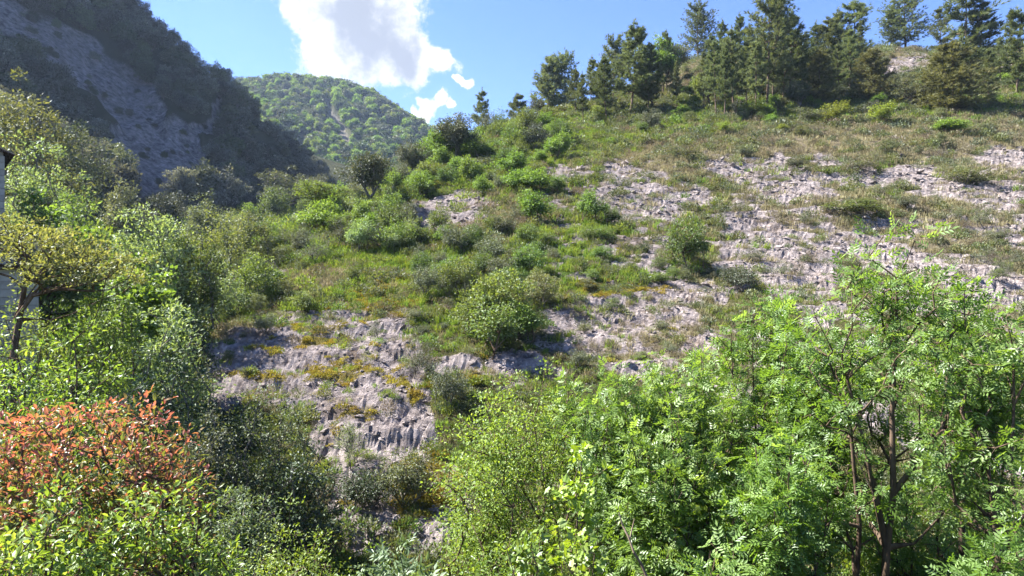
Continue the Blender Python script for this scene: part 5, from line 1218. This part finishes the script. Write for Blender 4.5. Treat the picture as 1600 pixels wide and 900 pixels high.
fill(8, (1040, 80, 1120, 150), ['olive', 'grey', 'olive2'], (9, 18), 1.6, 'pale scrub bush on the grassy gap below the lone pine', 'bushes on the gap below the lone pine', 12, 12)
fill(20, (330, 390, 470, 490), ['mid', 'grey', 'green', 'olive'], (24, 44), 1.1, 'shrub along the left edge of the rock dome', 'shrubs along the edge of the dome', 13, 24)
fill(8, (1350, 60, 1600, 120), ['olive', 'grey', 'olive2'], (8, 16), 1.7, 'scrub bush on the pale ledges of the skyline', 'bushes on the skyline ledges', 14, 14)
fill(10, (740, 190, 860, 215), ['mid', 'dark', 'grey'], (16, 30), 1.2, 'dull green bush along the saddle skyline', 'bushes on the saddle', 15, 14)

# ---- say which one: colour, size and the nearest thing one can find
MARKS = [(838, 320, 'the round bright green bush'), (925, 320, 'the upright light green sapling'), (1000, 312, 'the smooth grey outcrop'), (1076, 375, 'the dense round bush'), (1155, 435, 'the low dark bush'), (625, 370, 'the dark spreading shrub'), (487, 385, 'the silvery twiggy shrub'),
         (560, 392, 'the bright grass patch'), (785, 470, 'the large central thicket'), (648, 550, 'the pale bush on the dome edge'), (945, 505, 'the central pale rocks'), (1205, 390, 'the pale rock slab, centre right'), (1320, 325, 'the long low olive shrub'), (1530, 335, 'the leafy bush under the ledge'),
         (1575, 308, 'the white ledge'), (1490, 195, 'the fresh green meadow bush'), (1375, 178, 'the yellow-green meadow bush'), (1300, 175, 'the yellow-tinged meadow bush'), (1258, 180, 'the grey-green meadow bush'), (985, 110, 'the tall ridge-end pine'), (1090, 40, 'the lone skyline pine'), (1200, 90, 'the tallest pine'),
         (1278, 125, 'the bushy olive pine'), (1358, 120, 'the conical olive pine'), (1490, 125, 'the wide silvery pine'), (1512, 60, 'the great layered pine'), (1415, 35, 'the leaning skyline pine'), (868, 130, 'the grey-green rounded pine'), (755, 175, 'the small pointed pine'), (715, 215, 'the dark holm oak'),
         (575, 285, 'the brownish round tree'), (452, 300, 'the silvery grey tree'), (873, 225, 'the bright green young bush'), (735, 262, 'the leafy bush below the oak'), (400, 560, 'the rock dome'), (548, 430, 'the small bush on yellow grass'), (410, 500, 'the bush on the dome shoulder'), (302, 420, 'the dark green valley tree'), (1420, 105, 'the pale skyline ledges')]
MMARKS = [(130, 90, 'the great diagonal cliff'), (220, 230, 'the foot of the great cliff'), (295, 222, 'the small broken cliff'), (10, 20, 'the cliff top'), (335, 105, 'the middle of the rim'), (430, 190, 'the low end of the rim'), (235, 10, 'the top of the rim'), (105, 235, 'the grey-leaved rounded tree'), (30, 200, 'the tall olive-tan tree'), (452, 300, 'the silvery grey tree'), (238, 330, 'the pale soft tree')]
seen_labels = set(o.get('label') for o in bpy.data.objects if o.get('label') and not any(o is q[0] for q in FILLERS))
def where(du, dv):
    d = math.hypot(du, dv); near_ = 'just ' if d < 38 else ('' if d < 85 else 'well ')
    h = 'right of' if du > 0 else 'left of'; w = 'below' if dv > 0 else 'above'
    if abs(du) > 2.2 * abs(dv): return near_ + h
    if abs(dv) > 2.2 * abs(du): return near_ + w
    return near_ + w + ' and ' + h
for (o, u, v, colr, noun, size, (lo_, hi_)) in FILLERS:
    f_ = (size - lo_) / (hi_ - lo_); sw = 'small ' if f_ < .33 else ('' if f_ < .7 else 'large ')
    if noun == 'mountain tree' and size < .52: sw = 'tiny '
    ms_ = MMARKS if noun == 'mountain tree' else MARKS
    for (a, b, nm) in sorted(ms_, key=lambda q: math.hypot(u - q[0], v - q[1]))[:5]:
        lab_ = sw + colr + ' ' + noun + ' ' + where(u - a, v - b) + ' ' + nm
        if lab_ not in seen_labels: break
    seen_labels.add(lab_); o['label'] = lab_

# ------------------------------------------------------------------ the air in the valley
def haze():
    m, N, L, o = new_mat('valley_air')
    v = N.new('ShaderNodeVolumePrincipled'); v.inputs['Density'].default_value = .00016; v.inputs['Color'].default_value = (.52, .69, 1, 1); v.inputs['Anisotropy'].default_value = .3
    L.new(v.outputs[0], o.inputs['Volume'])
    e = 4600.; top = float(max(MZ.max(), FZ.max() + 12, GZ.max() + 20)) + 6.; me = box_me('haze', 2 * e, 2 * e, top + 15., m)
    h = link('haze', me); h.location = (0, 0, (top - 15) / 2); tag(h, 'thin pale haze in the valley air', kind='stuff')
haze()
